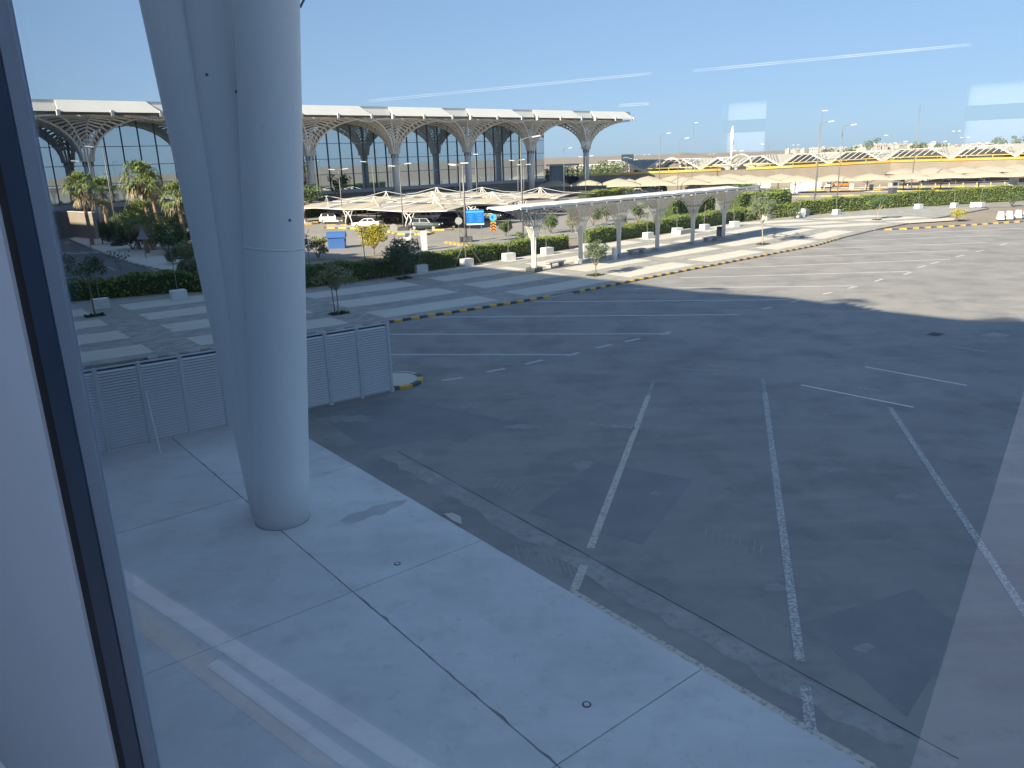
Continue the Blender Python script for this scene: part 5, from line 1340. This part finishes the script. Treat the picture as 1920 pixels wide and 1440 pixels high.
# ------------------------------------------------------------------ tensile parking shades of the near rows
def shade_mesh():
    f = MB(); n = 12; hx, hy = 7.4, 6.6; vs = []
    for i in range(n + 1):
        for j in range(n + 1):
            u, v = -1 + 2 * i / n, -1 + 2 * j / n
            r = max(abs(u), abs(v) * .9)
            z = 2.75 + .7 * (1 - min(1, sqrt(u * u + v * v))) ** 1.3 + .55 * abs(u) ** 2 * (1 - .6 * abs(v)) - .15 * abs(v) ** 2
            sx = 1 - .05 * (1 - v * v) * abs(u); sy = 1 - .13 * (1 - (abs(u)) ** 2) * 0 - .10 * (1 - (2 * abs(u) - 1) ** 2) * abs(v)
            vs.append((u * hx * sx, v * hy * sy, z))
    f.add(vs, [(i * (n + 1) + j, (i + 1) * (n + 1) + j, (i + 1) * (n + 1) + j + 1, i * (n + 1) + j + 1) for i in range(n) for j in range(n)])
    N0 = len(vs); f.add([(x, y, z - .04) for x, y, z in vs], [(i * (n + 1) + j, i * (n + 1) + j + 1, (i + 1) * (n + 1) + j + 1, (i + 1) * (n + 1) + j) for i in range(n) for j in range(n)])
    e = MB()
    def V(i, j): x, y, z = vs[i * (n + 1) + j]; return Vector((x, y, z + .02))
    for j in (0, n): e.tube([V(i, j) for i in range(n + 1)], .06, 4)
    for i in (0, n): e.tube([V(i, j) for j in range(n + 1)], .06, 4)
    for a in (2, 4, 8, 10): e.tube([V(a, j) + Vector((0, 0, .02)) for j in range(n + 1)], .035, 4)
    apex = Vector((0, 0, 4.3))
    for (x, y) in ((-5.6, -5.0), (5.6, -5.0), (5.6, 5.0), (-5.6, 5.0)):
        e.tube([apex, (x * .55, y * .55, 3.36), (x, y, 3.1)], .045, 4)
    for s in (-1, 1): e.tube([(0, s * .45, 3.2), apex], .055, 5); e.tube([(s * .45, 0, 3.2), apex], .055, 5)
    l = MB()
    for s in (-1, 1):                                   # crossing curved legs under each side
        y = s * 6.0
        for d in (-1, 1):
            l.tube([(d * .85, y, 0), (d * .62, y, 1.0), (d * .1, y, 2.1), (-d * .75, y + s * .1, 2.5), (-d * 1.7, y + s * .2, 2.72)], .09, 6, .065)
            l.tube([(d * .45, y, 1.5), (d * .95, y, 2.4), (d * 1.75, y - s * .3, 2.8)], .06, 5)
    return f.mesh('fabric', M['fabric'], True), e.mesh('cable_frame', M['white']), l.mesh('crossed_legs', M['white'])
fm, em, lm = shade_mesh()
rows = [(Vector((-13.9, 112.5, 0)), 3, 'front'), (Vector((-24.6, 122.9, 0)), 3, 'middle'), (Vector((-33.9, 130.6, 0)), 3, 'rear')]
ordn = ['first', 'second', 'third', 'fourth']
for p0, cnt_, rn in rows:
    for i in range(cnt_):
        p = p0 + QD * (i * 14.9 + 6.3) * 1.0 + RD * 0
        p = p0 + QD * (i * 14.9) + QD * 6.0
        t = thing('parking_shade', 'cream peaked fabric shade on crossed legs, %s from left in the %s row' % (ordn[i], rn), 'shade canopy', (p.x, p.y, 0), qa + pi / 2 if False else qa - pi / 2, 'cream parking shades of the near car park')
        put('fabric', fm, t); put('cable_frame', em, t); put('crossed_legs', lm, t)
# far pyramid shades in long rows
def pyr_mesh(w=7.5, d=6.4):
    f = MB(); n = 8; vs = []
    for i in range(n + 1):
        for j in range(n + 1):
            u, v = -1 + 2 * i / n, -1 + 2 * j / n
            z = 2.85 + 1.1 * (1 - max(abs(u), abs(v))) ** .8 + .12 * (1 - abs(u)) * abs(v)
            vs.append((u * w / 2 * (1 - .04 * (1 - v * v)), v * d / 2, z))
    g = lambda i, j: i * (n + 1) + j
    f.add(vs, [(g(i, j), g(i + 1, j), g(i + 1, j + 1), g(i, j + 1)) for i in range(n) for j in range(n)])
    f.add([(x, y, z - .04) for x, y, z in vs], [(g(i, j), g(i, j + 1), g(i + 1, j + 1), g(i + 1, j)) for i in range(n) for j in range(n)])
    for ring in ([g(i, 0) for i in range(n + 1)], [g(i, n) for i in range(n + 1)][::-1]):       # valance
        f.add([vs[k] for k in ring] + [(vs[k][0], vs[k][1], vs[k][2] - .38) for k in ring], [(n + 1 + k, n + 2 + k, k + 1, k) for k in range(n)])
    l = MB(); l.tube([(0, 2.4, 0), (0, 2.4, 2.5), (0, 1.6, 2.95)], .11, 6)
    for s in (-1, 1): l.tube([(0, 2.4, 1.7), (s * 1.9, 1.2, 2.75)], .06, 5); l.tube([(s * w * .46, -2.7, 2.62), (0, 2.4, 2.5)], .05, 4)
    return f.mesh('fabric', M['fabric'], True), l.mesh('support_post', M['steel'])
pf, pp = pyr_mesh()
def pyr_row(a, b, n, word):
    d = (b - a); rz_ = atan2(d.y, d.x)
    for i in range(n):
        p = a.lerp(b, i / (n - 1))
        t = thing('pyramid_shade', 'cream pyramid shade on grey post, %s from left in the %s far row' % (['first', 'second', 'third', 'fourth', 'fifth', 'sixth', 'seventh', 'eighth', 'ninth', 'tenth', 'eleventh', 'twelfth', 'thirteenth', 'fourteenth'][i], word), 'shade canopy', (p.x, p.y, 0), rz_, 'cream pyramid shades of the far car park')
        put('fabric', pf, t); put('support_post', pp, t)
pyr_row(Vector((27, 182, 0)), Vector((124, 165, 0)), 14, 'front')
pyr_row(Vector((12, 196, 0)), Vector((66, 191, 0)), 8, 'second')
pyr_row(Vector((98, 196, 0)), Vector((165, 194, 0)), 10, 'third')
pyr_row(Vector((30, 207, 0)), Vector((58, 206, 0)), 5, 'fourth')
pyr_row(Vector((102, 203.5, 0)), Vector((176, 206, 0)), 11, 'fifth')
# ------------------------------------------------------------------ far car park kerbs, bollards, kiosk
t = structure('traffic_island')
def kline(a, b, blk=2.0, hh=.2):
    n = max(1, int((b - a).length / blk)); rz_ = atan2((b - a).y, (b - a).x); st_ = (b - a).length / n
    key = round(st_, 2)
    for k in range(n):
        p = a.lerp(b, (k + .5) / n)
        MB().box((0, 0, hh / 2), (st_ - .01, .3, hh)).build('kerb_block', M['kerb_y' if k % 2 else 'kerb_n'], t).location = p
        t.children[-1].rotation_euler = (0, 0, rz_)
for (x0, y0, x1, y1) in [(1478, 369.5, 1925, 361), (1500, 361, 1925, 356), (1505, 358, 1925, 351.5), (1560, 353, 1925, 348.5)]:
    a, b = G(x0, y0), G(x1, y1); n = int((b - a).length / 2.0); rz_ = atan2((b - a).y, (b - a).x); st_ = (b - a).length / n
    mm = [MB().box((0, 0, .1), (st_ - .01, .3, .2)).mesh('kerb_block', M[q]) for q in ('kerb_n', 'kerb_y')]
    for k in range(n):
        p = a.lerp(b, (k + .5) / n); put('kerb_block', mm[k % 2], t, p, rz_)
bol = MB(); bol.tube([(0, 0, 0), (0, 0, .85)], .09, 8); bol.k = 1; bol.tube([(0, 0, .85), (0, 0, 1.05)], .1, 8)
bolm = bol.mesh('bollard', [M['kerb_y'], M['white_block']])
for i in range(15):
    x = 1545 + i * 26; p = G(x, 357.5 - i * .55)
    put('bollard', bolm, None, p, 0, label='small yellow bollard with white cap on the far car park islands', category='bollard', group='yellow bollards on the far islands')
p = G(1673, 364); t = thing('ticket_kiosk', 'grey ticket kiosk with dark base under the far shades', 'kiosk', tuple(p), .1)
MB().box((0, 0, .65), (1.2, 1.2, 1.3)).build('base', M['plinth'], t); MB().box((0, 0, 1.9), (1.5, 1.4, 1.2)).build('cabin', M['bench'], t); MB().box((0, 0, 2.56), (1.9, 1.8, .12)).build('roof', M['signgrey'], t); MB().box((0, -.71, 2.0), (1.0, .03, .6)).build('window', M['carglass'], t)
p = G(1907, 352); t = thing('guard_booth', 'white guard booth with window at the right edge', 'booth', tuple(p), -.1)
MB().box((0, 0, 1.3), (2.6, 2.2, 2.6)).build('body', M['white_block'], t); MB().box((0, 0, 2.68), (3.0, 2.6, .16)).build('roof', M['white'], t); MB().box((.2, -1.11, 1.6), (1.3, .04, .9)).build('window', M['carglass'], t); MB().box((-.95, -1.11, 1.0), (.6, .04, 1.9)).build('door', M['signgrey'], t)
for i, (x, y) in enumerate([(1633, 358), (1596, 356)]):
    p = G(x, y); put('gate_cabinet', MB().box((0, 0, .7), (.7, .5, 1.4)).mesh('gate_cabinet', M['white_block']), None, p, .1, label=['small white barrier cabinet left of the grey kiosk', 'small white barrier cabinet below the orange car'][i], category='cabinet')
p = az(1612, 352, 168); put('hoarding', MB().box((0, 0, 1.0), (7, .12, 2.0)).mesh('hoarding', M['white_block']), None, G(1510, 358), .0, label='white hoarding panel between shade posts behind the white saloon', category='hoarding')
put('hoarding', MB().box((0, 0, 1.05), (26, .12, 2.1)).mesh('hoarding', M['white_block']), None, G(1360, 356) + Vector((0, 6, 0)), -.12, label='long white hoarding behind the clipped mounds and shades', category='hoarding')
# islands with yellow painted kerbs in the near bays
def near_island(px, label):
    P = [G(*q) for q in px]; t = structure('bay_island')
    cx_ = sum((q for q in P), Vector()) / len(P)
    if (P[1] - P[0]).cross(P[2] - P[1]).z < 0: P = P[::-1]
    MB().prism([(q.x, q.y) for q in P], -.02, .16).build('island_top', M['kerb_w'], t)
    i = 0
    for a, b in zip(P, P[1:] + P[:1]):
        n = max(1, int((b - a).length / .8))
        for k in range(n):
            c = a.lerp(b, (k + .5) / n); MB().box((c.x, c.y, .1), ((b - a).length / n - .01, .26, .2), atan2((b - a).y, (b - a).x)).build('kerb_block', M['kerb_y' if i % 3 else 'kerb_k'], t); i += 1
near_island([(556, 422), (594, 420), (598, 417), (556, 419)], '')
near_island([(607, 428), (680, 430), (682, 426), (640, 423), (610, 424)], '')
near_island([(725, 434), (745, 440), (800, 441), (812, 437), (760, 433)], '')
near_island([(800, 432), (845, 432), (845, 430), (800, 430)], '')

# ------------------------------------------------------------------ elevated road with yellow barriers, folded station roofs, houses
t = thing('elevated_road', 'elevated road with long yellow barrier behind the cream shades', 'elevated road')
poly = [az(1085, 331, 205), az(1205, 326, 215), az(1400, 318.5, 222), az(1530, 312, 228), az(1670, 304.5, 236), az(1960, 297, 246)]
mbw, mby, mbl, post = MB(), MB(), MB(), MB()
for i, (a, b) in enumerate(zip(poly, poly[1:])):
    d = (b - a); n = max(1, int(d.length / 6)); tt = d.normalized(); nn = Vector((-tt.y, tt.x, 0)).normalized()
    if nn.y < 0: nn = -nn
    mbw.add([a + nn * 0 - Vector((0, 0, a.z + .1)), b - Vector((0, 0, b.z + .1)), b, a, a + nn * 8 - Vector((0, 0, a.z + .1)), b + nn * 8 - Vector((0, 0, b.z + .1)), b + nn * 8, a + nn * 8], [(0, 1, 2, 3), (3, 2, 6, 7), (5, 4, 7, 6)])
    for k in range(n):
        p, q = a.lerp(b, k / n), a.lerp(b, (k + 1) / n)
        if i == 1 and k > 2: continue
        (mby if (k // 2) % 2 or i > 2 else mbl).beam(p + tt * .05 + Vector((0, 0, .3)), q - tt * .05 + Vector((0, 0, .3)), .4, .58)
        post.beam(p + Vector((0, 0, .8)), q + Vector((0, 0, 1.25)) - Vector((0, 0, .0)) * 0, .12, .12) if False else post.beam(p + Vector((0, 0, 1.25)), q + Vector((0, 0, 1.25)), .14, .16)
        post.tube([p, p + Vector((0, 0, 1.3))], .08, 5)
mbw.build('retaining_wall', M['conc_wall'], t); mby.build('barrier', M['yellow'], t); mbl.build('barrier', M['yellow2'], t); post.build('guard_rail', M['yellow2'], t)
# folded roof units of the station beyond
def folded(w, z0, z1, dep):
    mb = MB(); A = Vector((0, 0, z0)); L = Vector((-w, dep * .5, z1)); R = Vector((w, dep * .5, z1)); B = Vector((0, dep, z1 + .15))
    up = Vector((0, 0, .18))
    mb.add([A, R, B, L], [(0, 1, 2), (0, 2, 3)]); mb.add([A - up, R - up, B - up, L - up], [(2, 1, 0), (3, 2, 0)])
    fr = MB(); fr.beam(A, L, .28, .36); fr.beam(A, R, .28, .36)
    sl_ = MB()
    for k in range(1, 6):
        f = k / 6; sl_.beam(A.lerp(L, f) + up * .5, B.lerp(L, f) + up * .5, .30, .12); sl_.beam(A.lerp(R, f) + up * .5, B.lerp(R, f) + up * .5, .30, .12)
    st_ = MB(); dv = (A - R); 
    for k in range(1, 7):
        p = R + Vector((1.75 * k, .6, -.15)); st_.beam(p, p + dv * (.86 - .07 * k), .12, .16)
    st_.beam(R + Vector((0, .8, .02)), R + Vector((11.5, .8, .02)), .2, .14)
    c = MB(); c.tube([(0, .2, 0), (0, .2, z0)], .35, 8)
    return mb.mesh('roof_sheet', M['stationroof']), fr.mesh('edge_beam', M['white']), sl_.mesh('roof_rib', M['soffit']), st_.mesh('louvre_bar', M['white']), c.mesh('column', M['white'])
fo = folded(5.0, 4.9, 7.9, 6)
units = [(1207, 321, 222), (1315, 317.5, 226), (1380, 314, 236), (1464, 311, 236), (1555, 307, 244), (1656, 303, 250), (1784, 298, 258), (1905, 293, 268)]
for i, (x, y, d) in enumerate(units):
    p = az(x, y, d + 6); t = thing('folded_roof', 'white edged folded roof of the station, %s V from the left' % ['first', 'second', 'third', 'fourth', 'fifth', 'sixth', 'seventh', 'eighth'][i], 'roof', (p.x, p.y, 0), -.02 - .035 * i, 'folded white station roofs on the skyline')
    zs = p.z / 4.9
    for n_, me in zip(('roof_sheet', 'edge_beam', 'roof_rib', 'louvre_bar', 'column'), fo):
        put(n_, me, t).scale = (1, 1, zs)
hallp = [az(1190, 318, 246), az(1330, 312, 252), az(1480, 305, 258), az(1660, 297, 270), az(1960, 288, 288)]
t = thing('roof_shade_block', 'long dark block painted as the shade below the folded station roofs', 'building')
for a, b in zip(hallp, hallp[1:]):
    mb = MB(); ht = 7.6
    mb.add([(a.x, a.y, -.1), (b.x, b.y, -.1), (b.x, b.y, ht), (a.x, a.y, ht), (a.x, a.y + 10, -.1), (b.x, b.y + 10, -.1), (b.x, b.y + 10, ht), (a.x, a.y + 10, ht)], [(0, 1, 2, 3), (3, 2, 6, 7), (5, 4, 7, 6), (1, 5, 6, 2), (4, 0, 3, 7)])
    mb.build('wall', M['darkhall'], t)  # dark colour stands in for the shade under the roofs
# arched portals
def portal(px0, px1, py_top, py_bot, d, label):
    a, b = az(px0, py_bot, d), az(px1, py_bot, d); c = (a + b) / 2; zt_ = az((px0 + px1) / 2, py_top, d).z; zl = zt_ - 3.0
    t = thing('arched_portal', label, 'portal', (c.x, c.y, 0), atan2(b.y - a.y, b.x - a.x)); w = (b - a).length / 2
    arc = [Vector((-w * .55 * cos(pi * k / 12), 0, zl + .6 + (zt_ - zl - .6) * sin(pi * k / 12))) for k in range(13)]
    mb = MB(); mb.tube(arc, .28, 5); mb.tube([q + Vector((0, 5, 0)) for q in arc], .28, 5)
    mb.add([q for q in arc] + [q + Vector((0, 5, 0)) for q in arc], [(k, k + 1, 14 + k, 13 + k) for k in range(12)]); mb.build('arch', M['portal'], t)
    for s in (-1, 1):
        mb = MB(); x = s * w * .62; mb.tube([(x, 0, 0), (x, 0, zl - 2)], .75, 10, .7); mb.tube([(x, 0, zl - 2), (x, 0, zl - .8), (x, 0, zl)], .7, 10, 1.0)
        mb.tube([(x, 0, zl - .9), (x + s * 1.2, 0, zl - .1), (x + s * 4, 0, zl + .25)], .3, 6); mb.tube([(x, 0, zl - .9), (x - s * 1.2, 0, zl - .1), (x - s * 2.5, 0, zl + .3)], .3, 6)
        mb.box((x + s * 1.2, 2.5, zl + .4), (6.2, 6, .35)); mb.build('column', M['portal'], t)
    return t
portal(1228, 1290, 297, 322, 236, 'arched cream portal with two flared columns left of the telecom mast')
portal(1352, 1425, 290, 318, 232, 'arched cream portal with two flared columns below the telecom mast')
p = az(1258, 322, 240); put('block_building', MB().box((0, 0, 3.4), (8, 5, 6.8)).mesh('block_building', M['conc_wall']), None, (p.x, p.y, 0), 0, label='small cream block with dark openings inside the left arched portal', category='building')
mb = MB()
for k in range(5): mb.box((-3 + k * 1.5, -2.52, 4.2), (.8, .06, 1.5))
o = mb.build('window', M['housewin'], col.objects[-1] if False else bpy.data.objects['block_building'])
# far tree line and houses on the plateau
for i, (x0, x1, y, d, h) in enumerate([(1185, 1245, 311, 420, 6), (1020, 1062, 318, 262, 6), (1040, 1100, 314, 330, 6), (1108, 1150, 318, 330, 6), (1125, 1185, 316, 300, 7.5), (1392, 1470, 300, 420, 7), (1500, 1540, 297, 420, 6.5)]):
    a, b = az(x0, y, d), az(x1, y, d); mb = MB()
    for _ in range(900):
        f = random.random(); p = a.lerp(b, f)
        mb.leaf((p.x + random.gauss(0, 1.5), p.y + random.gauss(0, 2), h * (.35 + .65 * abs(sin(f * 9 + i))) * random.uniform(.15, 1)), .5, .4)
    mb.build('tree_belt', M['leaf_dark'], kind='stuff')
for i, (x, y, d, r, h) in enumerate([(1550, 292, 480, 4, 9), (1592, 290, 500, 5, 10), (1632, 284, 520, 6, 14), (1718, 284, 480, 4.5, 11), (1760, 284, 480, 4, 10), (1868, 279, 420, 4, 12), (1912, 278, 400, 4, 12), (1672, 288, 520, 3, 7)]):
    p = az(x, y + 8, d)
    tree('far_tree', 'dark far tree on the plateau slope, ' + ['above the fourth folded roof', 'above the fifth folded roof', 'the broadest above the sixth folded roof', 'right of the very tall thin mast', 'just left of the symmetrical double lamp', 'at the left of the right reflection', 'at the extreme right skyline', 'small, between broad tree and tall mast'][i], 'tree', (p.x, p.y, 0), h, r, h * .35, .25, 'leaf_dark', 260, .45, rz=h * .25, clumps=10, limbs=5)
hr = random.Random(9)
for i in range(40):
    x = 1476 + i * 11.2 + hr.uniform(-4, 4); d = 1330 + hr.uniform(0, 60)
    yr = interp([(1480, 285), (1600, 279), (1700, 274), (1800, 276), (1920, 274)], x)
    p = az(x, yr + 1.2, d); w, h = hr.uniform(5, 11), hr.uniform(2.5, 5)
    o = put('house', MB().box((0, 0, 0), (w, 9, h * 2)).box((w * .2, 1, h + .9), (w * .4, 4, 1.8)).mesh('house', M['house']), None, (p.x, p.y, p.z + h * .2), hr.uniform(-.4, .4), label='small white flat roofed house on the distant plateau edge', category='house', group='white houses along the plateau edge')
    mb = MB()
    for k in range(int(w / 3)): mb.box((-w / 2 + 1.6 + k * 2.8, -4.52, h * .5), (1.1, .08, 1.3))
    mb.build('window', M['housewin'], o)
for i, (x, y, d, w, h) in enumerate([(1120, 310, 380, 22, 5), (1168, 309, 400, 14, 6.5), (1215, 306, 430, 26, 5)]):
    b = az(x, y, d); t = thing('low_building', ['low pale building behind the trees right of the terminal', 'taller pale block under the dark billboard', 'long low pale building under the grey hill'][i], 'building', (b.x, b.y, 0), -.1)
    MB().box((0, 0, h / 2), (w, 8, h)).build('wall', M['house'], t); MB().box((0, 0, h + .2), (w + .6, 8.6, .4)).build('roof', M['roofwhite'], t)
    for k in range(int(w / 3)): MB().box((-w / 2 + 1.8 + k * 3, -4.03, h * .55), (1.5, .06, 1.6)).build('window', M['housewin'], t)
for i, (x, y, r, h) in enumerate([(1512, 330, 2.0, 3.6), (1545, 329, 2.4, 4.2), (1570, 328, 1.8, 3.4), (1598, 327, 2.2, 4.0), (1622, 326, 1.6, 3.2)]):
    bush(['thin dry shrub below the yellow barrier, left of the tallest lamp', 'larger dry shrub below the yellow barrier right of the tallest lamp', 'dry shrub below the barrier near the black based lamp', 'tall dry shrub below the barrier over the white parked car', 'small dry shrub at the right end of the bare slope'][i], G(x, y), r, h, 'palm_dry', 260, .14, name='dry_shrub')
# pale boundary wall before the elevated road
put('boundary_wall', MB().box((0, 0, 1.2), (46, .25, 2.4)).mesh('boundary_wall', M['conc_wall']), None, (38, 204, 0), .12, label='long pale boundary wall behind the left far shades', category='wall')

# ------------------------------------------------------------------ the big terminal with lattice vaults
T0 = Vector((-66, 128, 0)); TU = Vector((14.45, 12.8, 0)); BAY = TU.length; tu = TU.normalized(); tv = Vector((-tu.y, tu.x, 0)); trz = atan2(tu.y, tu.x)
term = thing('airport_terminal', 'huge white terminal with arched lattice columns and tall glass front', 'building', tuple(T0), trz)
# local frame: x along the front, y into the building
shaft = MB(); shaft.tube([(0, 0, -.1), (0, 0, 11.2)], .78, 20, .70); shaft_m = shaft.mesh('column_shaft', M['roofwhite'], True)
cpt = MB()
for k in range(6): a = 2 * pi * k / 6; cpt.box((cos(a) * .73, sin(a) * .73, 10.6), (.18, .18, .7), a)
cap_m = cpt.mesh('column_slot', M['mullion'])
web = MB(); vault(web, BAY * .5 - .1, 6.2, 11.0, 17.6, .7, 4, .20, 11); web_m = web.mesh('lattice_vault', M['lattice'])
for k in range(-2, 7):
    put('column_shaft', shaft_m, term, (k * BAY, 0, 0)); put('column_slot', cap_m, term, (k * BAY, 0, 0)); put('lattice_vault', web_m, term, (k * BAY, 0, 0))
xl, xr_ = -2.6 * BAY, 6.55 * BAY; GD = 5.9
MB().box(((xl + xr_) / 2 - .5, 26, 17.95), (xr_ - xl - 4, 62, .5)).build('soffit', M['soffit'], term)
MB().box(((xl + xr_) / 2 - .2, 26.35, 19.42), (xr_ - xl, 64, .7)).build('roof', M['roofwhite'], term)
# fascia: hanging tilted panel over each column, flat panel set back between them
for k in range(-3, 7):
    x0, x1 = (k - .24) * BAY, (k + .52) * BAY; yb, yt = -7.4, -5.66; zb, zt_ = 18.0, 19.77
    if k == 6: x1 = 6.52 * BAY
    mb = MB(); mb.add([(x0, yb, zb), (x1, yb, zb), (x1 - 1.7, yt, zt_), (x0 + .25, yt, zt_), (x0, yb + .3, zb), (x1, yb + .3, zb), (x1 - 1.7, yt + .3, zt_), (x0 + .25, yt + .3, zt_)],
                      [(0, 1, 2, 3), (7, 6, 5, 4), (0, 4, 5, 1), (3, 2, 6, 7), (1, 5, 6, 2), (0, 3, 7, 4)]); mb.build('fascia_panel', M['roofwhite'], term)
    if k < 6:
        mb = MB(); xa, xb = x1 - 1.9, x0 + BAY + .2
        mb.add([(xa, -6.3, 18.15), (xb, -6.3, 18.15), (xb, -5.75, 19.3), (xa, -5.75, 19.3), (xa, -6.1, 18.1), (xb, -6.1, 18.1), (xb, -5.6, 19.3), (xa, -5.6, 19.3)], [(0, 1, 2, 3), (7, 6, 5, 4), (0, 4, 5, 1), (3, 2, 6, 7), (0, 3, 7, 4), (1, 5, 6, 2)])
        mb.build('recessed_panel', M['roofwhite'], term)
    for x in (x0, (x0 + x1) / 2, x1 - .2):
        MB().box((x, yb + .1, zb - .12), (.42, .5, .8)).build('bracket', M['roofwhite'], term)
    mb = MB()                                            # small wavy rib hanging between vaults
    for h in range(8):
        u0, u1 = (k + .3 + h * .05) * BAY, (k + .3 + (h + 1) * .05) * BAY
        if k < 6: mb.beam((u0, -6.0, 17.55 - .55 * sin(pi * h / 8) ** 2), (u1, -6.0, 17.55 - .55 * sin(pi * (h + 1) / 8) ** 2), .16, .16); mb.beam((u0, -6.0, 17.6), (u0, -6.0, 17.55 - .55 * sin(pi * h / 8) ** 2), .12, .12)
    if k < 6: mb.build('wave_rib', M['lattice'], term)
# glass front: panes between mullions, transoms in three rows
gx1 = 5.52 * BAY; PWD = BAY / 7.0; npan = int((gx1 - xl) / PWD); z0g, z1g = 4.3, 17.7
zrows = [z0g, 7.4, 10.4, 13.4, z1g]
for i in range(npan):
    x0 = gx1 - (i + 1) * PWD
    MB().box((x0 + PWD / 2, GD + .06 + .0, (z0g + z1g) / 2), (PWD - .06, .06, z1g - z0g)).build('glass_pane', M['fglass'], term).rotation_euler = (random.uniform(-.004, .004), 0, random.uniform(-.006, .006)) if False else (0, 0, 0)
    MB().box((x0, GD - .02, (z0g + z1g) / 2), (.13, .3, z1g - z0g)).build('mullion', M['mullion'], term)
for z in zrows[1:-1]:
    MB().box(((xl + gx1) / 2, GD - .03, z), (gx1 - xl, .12, .12)).build('transom', M['rail'], term)
MB().box((gx1, GD + 22, (z0g + z1g) / 2), (.3, 44, z1g - z0g)).build('end_glass', M['fglass'], term)
MB().box(((xl + gx1) / 2, GD + .1, 3.95), (gx1 - xl + .6, .9, .7)).build('sill_band', M['wall_band'], term)
MB().box(((xl + gx1) / 2, GD + .35, 1.8), (gx1 - xl, .6, 3.6)).build('base_wall', M['conc_wall'], term)
MB().box(((xl + gx1) / 2, GD + 20, 8.5), (gx1 - xl - 1, 38, 16)).build('inner_mass', M['darkhall'], term)
MB().box((2.4 * BAY, -3.4, .9), (BAY * 5.6, .35, 1.8)).build('low_wall', M['conc_wall'], term)
mb = MB(); x = 4.15 * BAY; mb.box((x, GD - .7, 1.9), (7.6, .12, 3.2)); mb.build('loading_door', M['mullion'], term)
mb = MB()
for k in range(4): mb.beam((x - 3.6 + k * 1.8, GD - .8, 2.6), (x - 2.7 + k * 1.8, GD - .8, 3.4), .1, .14); mb.beam((x - 2.7 + k * 1.8, GD - .8, 3.4), (x - 1.8 + k * 1.8, GD - .8, 2.6), .1, .14)
mb.build('door_truss', M['rail'], term)
# long ramp wall in front at the far left
p0, p1 = az(60, 400, 150), az(176, 404, 128)
t = thing('ramp_wall', 'pale ramp wall in front of the terminal at the far left', 'wall')
d = p1 - p0; mb = MB(); mb.box(((p0.x + p1.x) / 2, (p0.y + p1.y) / 2, 1.9), (hypot(d.x, d.y), .5, 3.8), atan2(d.y, d.x)); mb.build('wall', M['conc_wall'], t)
mb = MB(); mb.box(((p0.x + p1.x) / 2, (p0.y + p1.y) / 2, 3.87), (hypot(d.x, d.y) + .2, .62, .14), atan2(d.y, d.x)); mb.build('coping', M['wall_band'], t)
# small far pavilion seen through the open last bay
p = az(1055, 345, 235); t = thing('pavilion', 'small flat roofed pavilion seen through the open last bay', 'building', (p.x, p.y, 0), .1)
MB().box((0, 0, 7.1), (8.5, 8, .5)).build('roof', M['roofwhite'], t); MB().box((-1.8, 0, 3.4), (3.2, 6, 6.8)).build('body', M['wall_band'], t); MB().box((1.9, 1, 1.3), (4, 5, 2.6)).build('annex', M['darkhall'], t)
for s in (-1, 1): MB().tube([(s * 3.9, -3, 0), (s * 3.9, -3, 6.9)], .16, 6).build('post', M['steel'], t)

# ------------------------------------------------------------------ tidy: bring each root Empty to its own base
bpy.context.view_layer.update()
for o in list(col.objects):
    if o.type == 'EMPTY' and o.parent is None and o.location.length < 1e-6 and o.children:
        lo = Vector((1e9,) * 3); hi = Vector((-1e9,) * 3)
        for c in o.children:
            if c.type != 'MESH': continue
            for q in c.bound_box:
                w = c.matrix_world @ Vector(q); lo = Vector(map(min, lo, w)); hi = Vector(map(max, hi, w))
        b = Vector(((lo.x + hi.x) / 2, (lo.y + hi.y) / 2, max(lo.z, 0)))
        o.location = b
        for c in o.children: c.location = Vector(c.location) - b
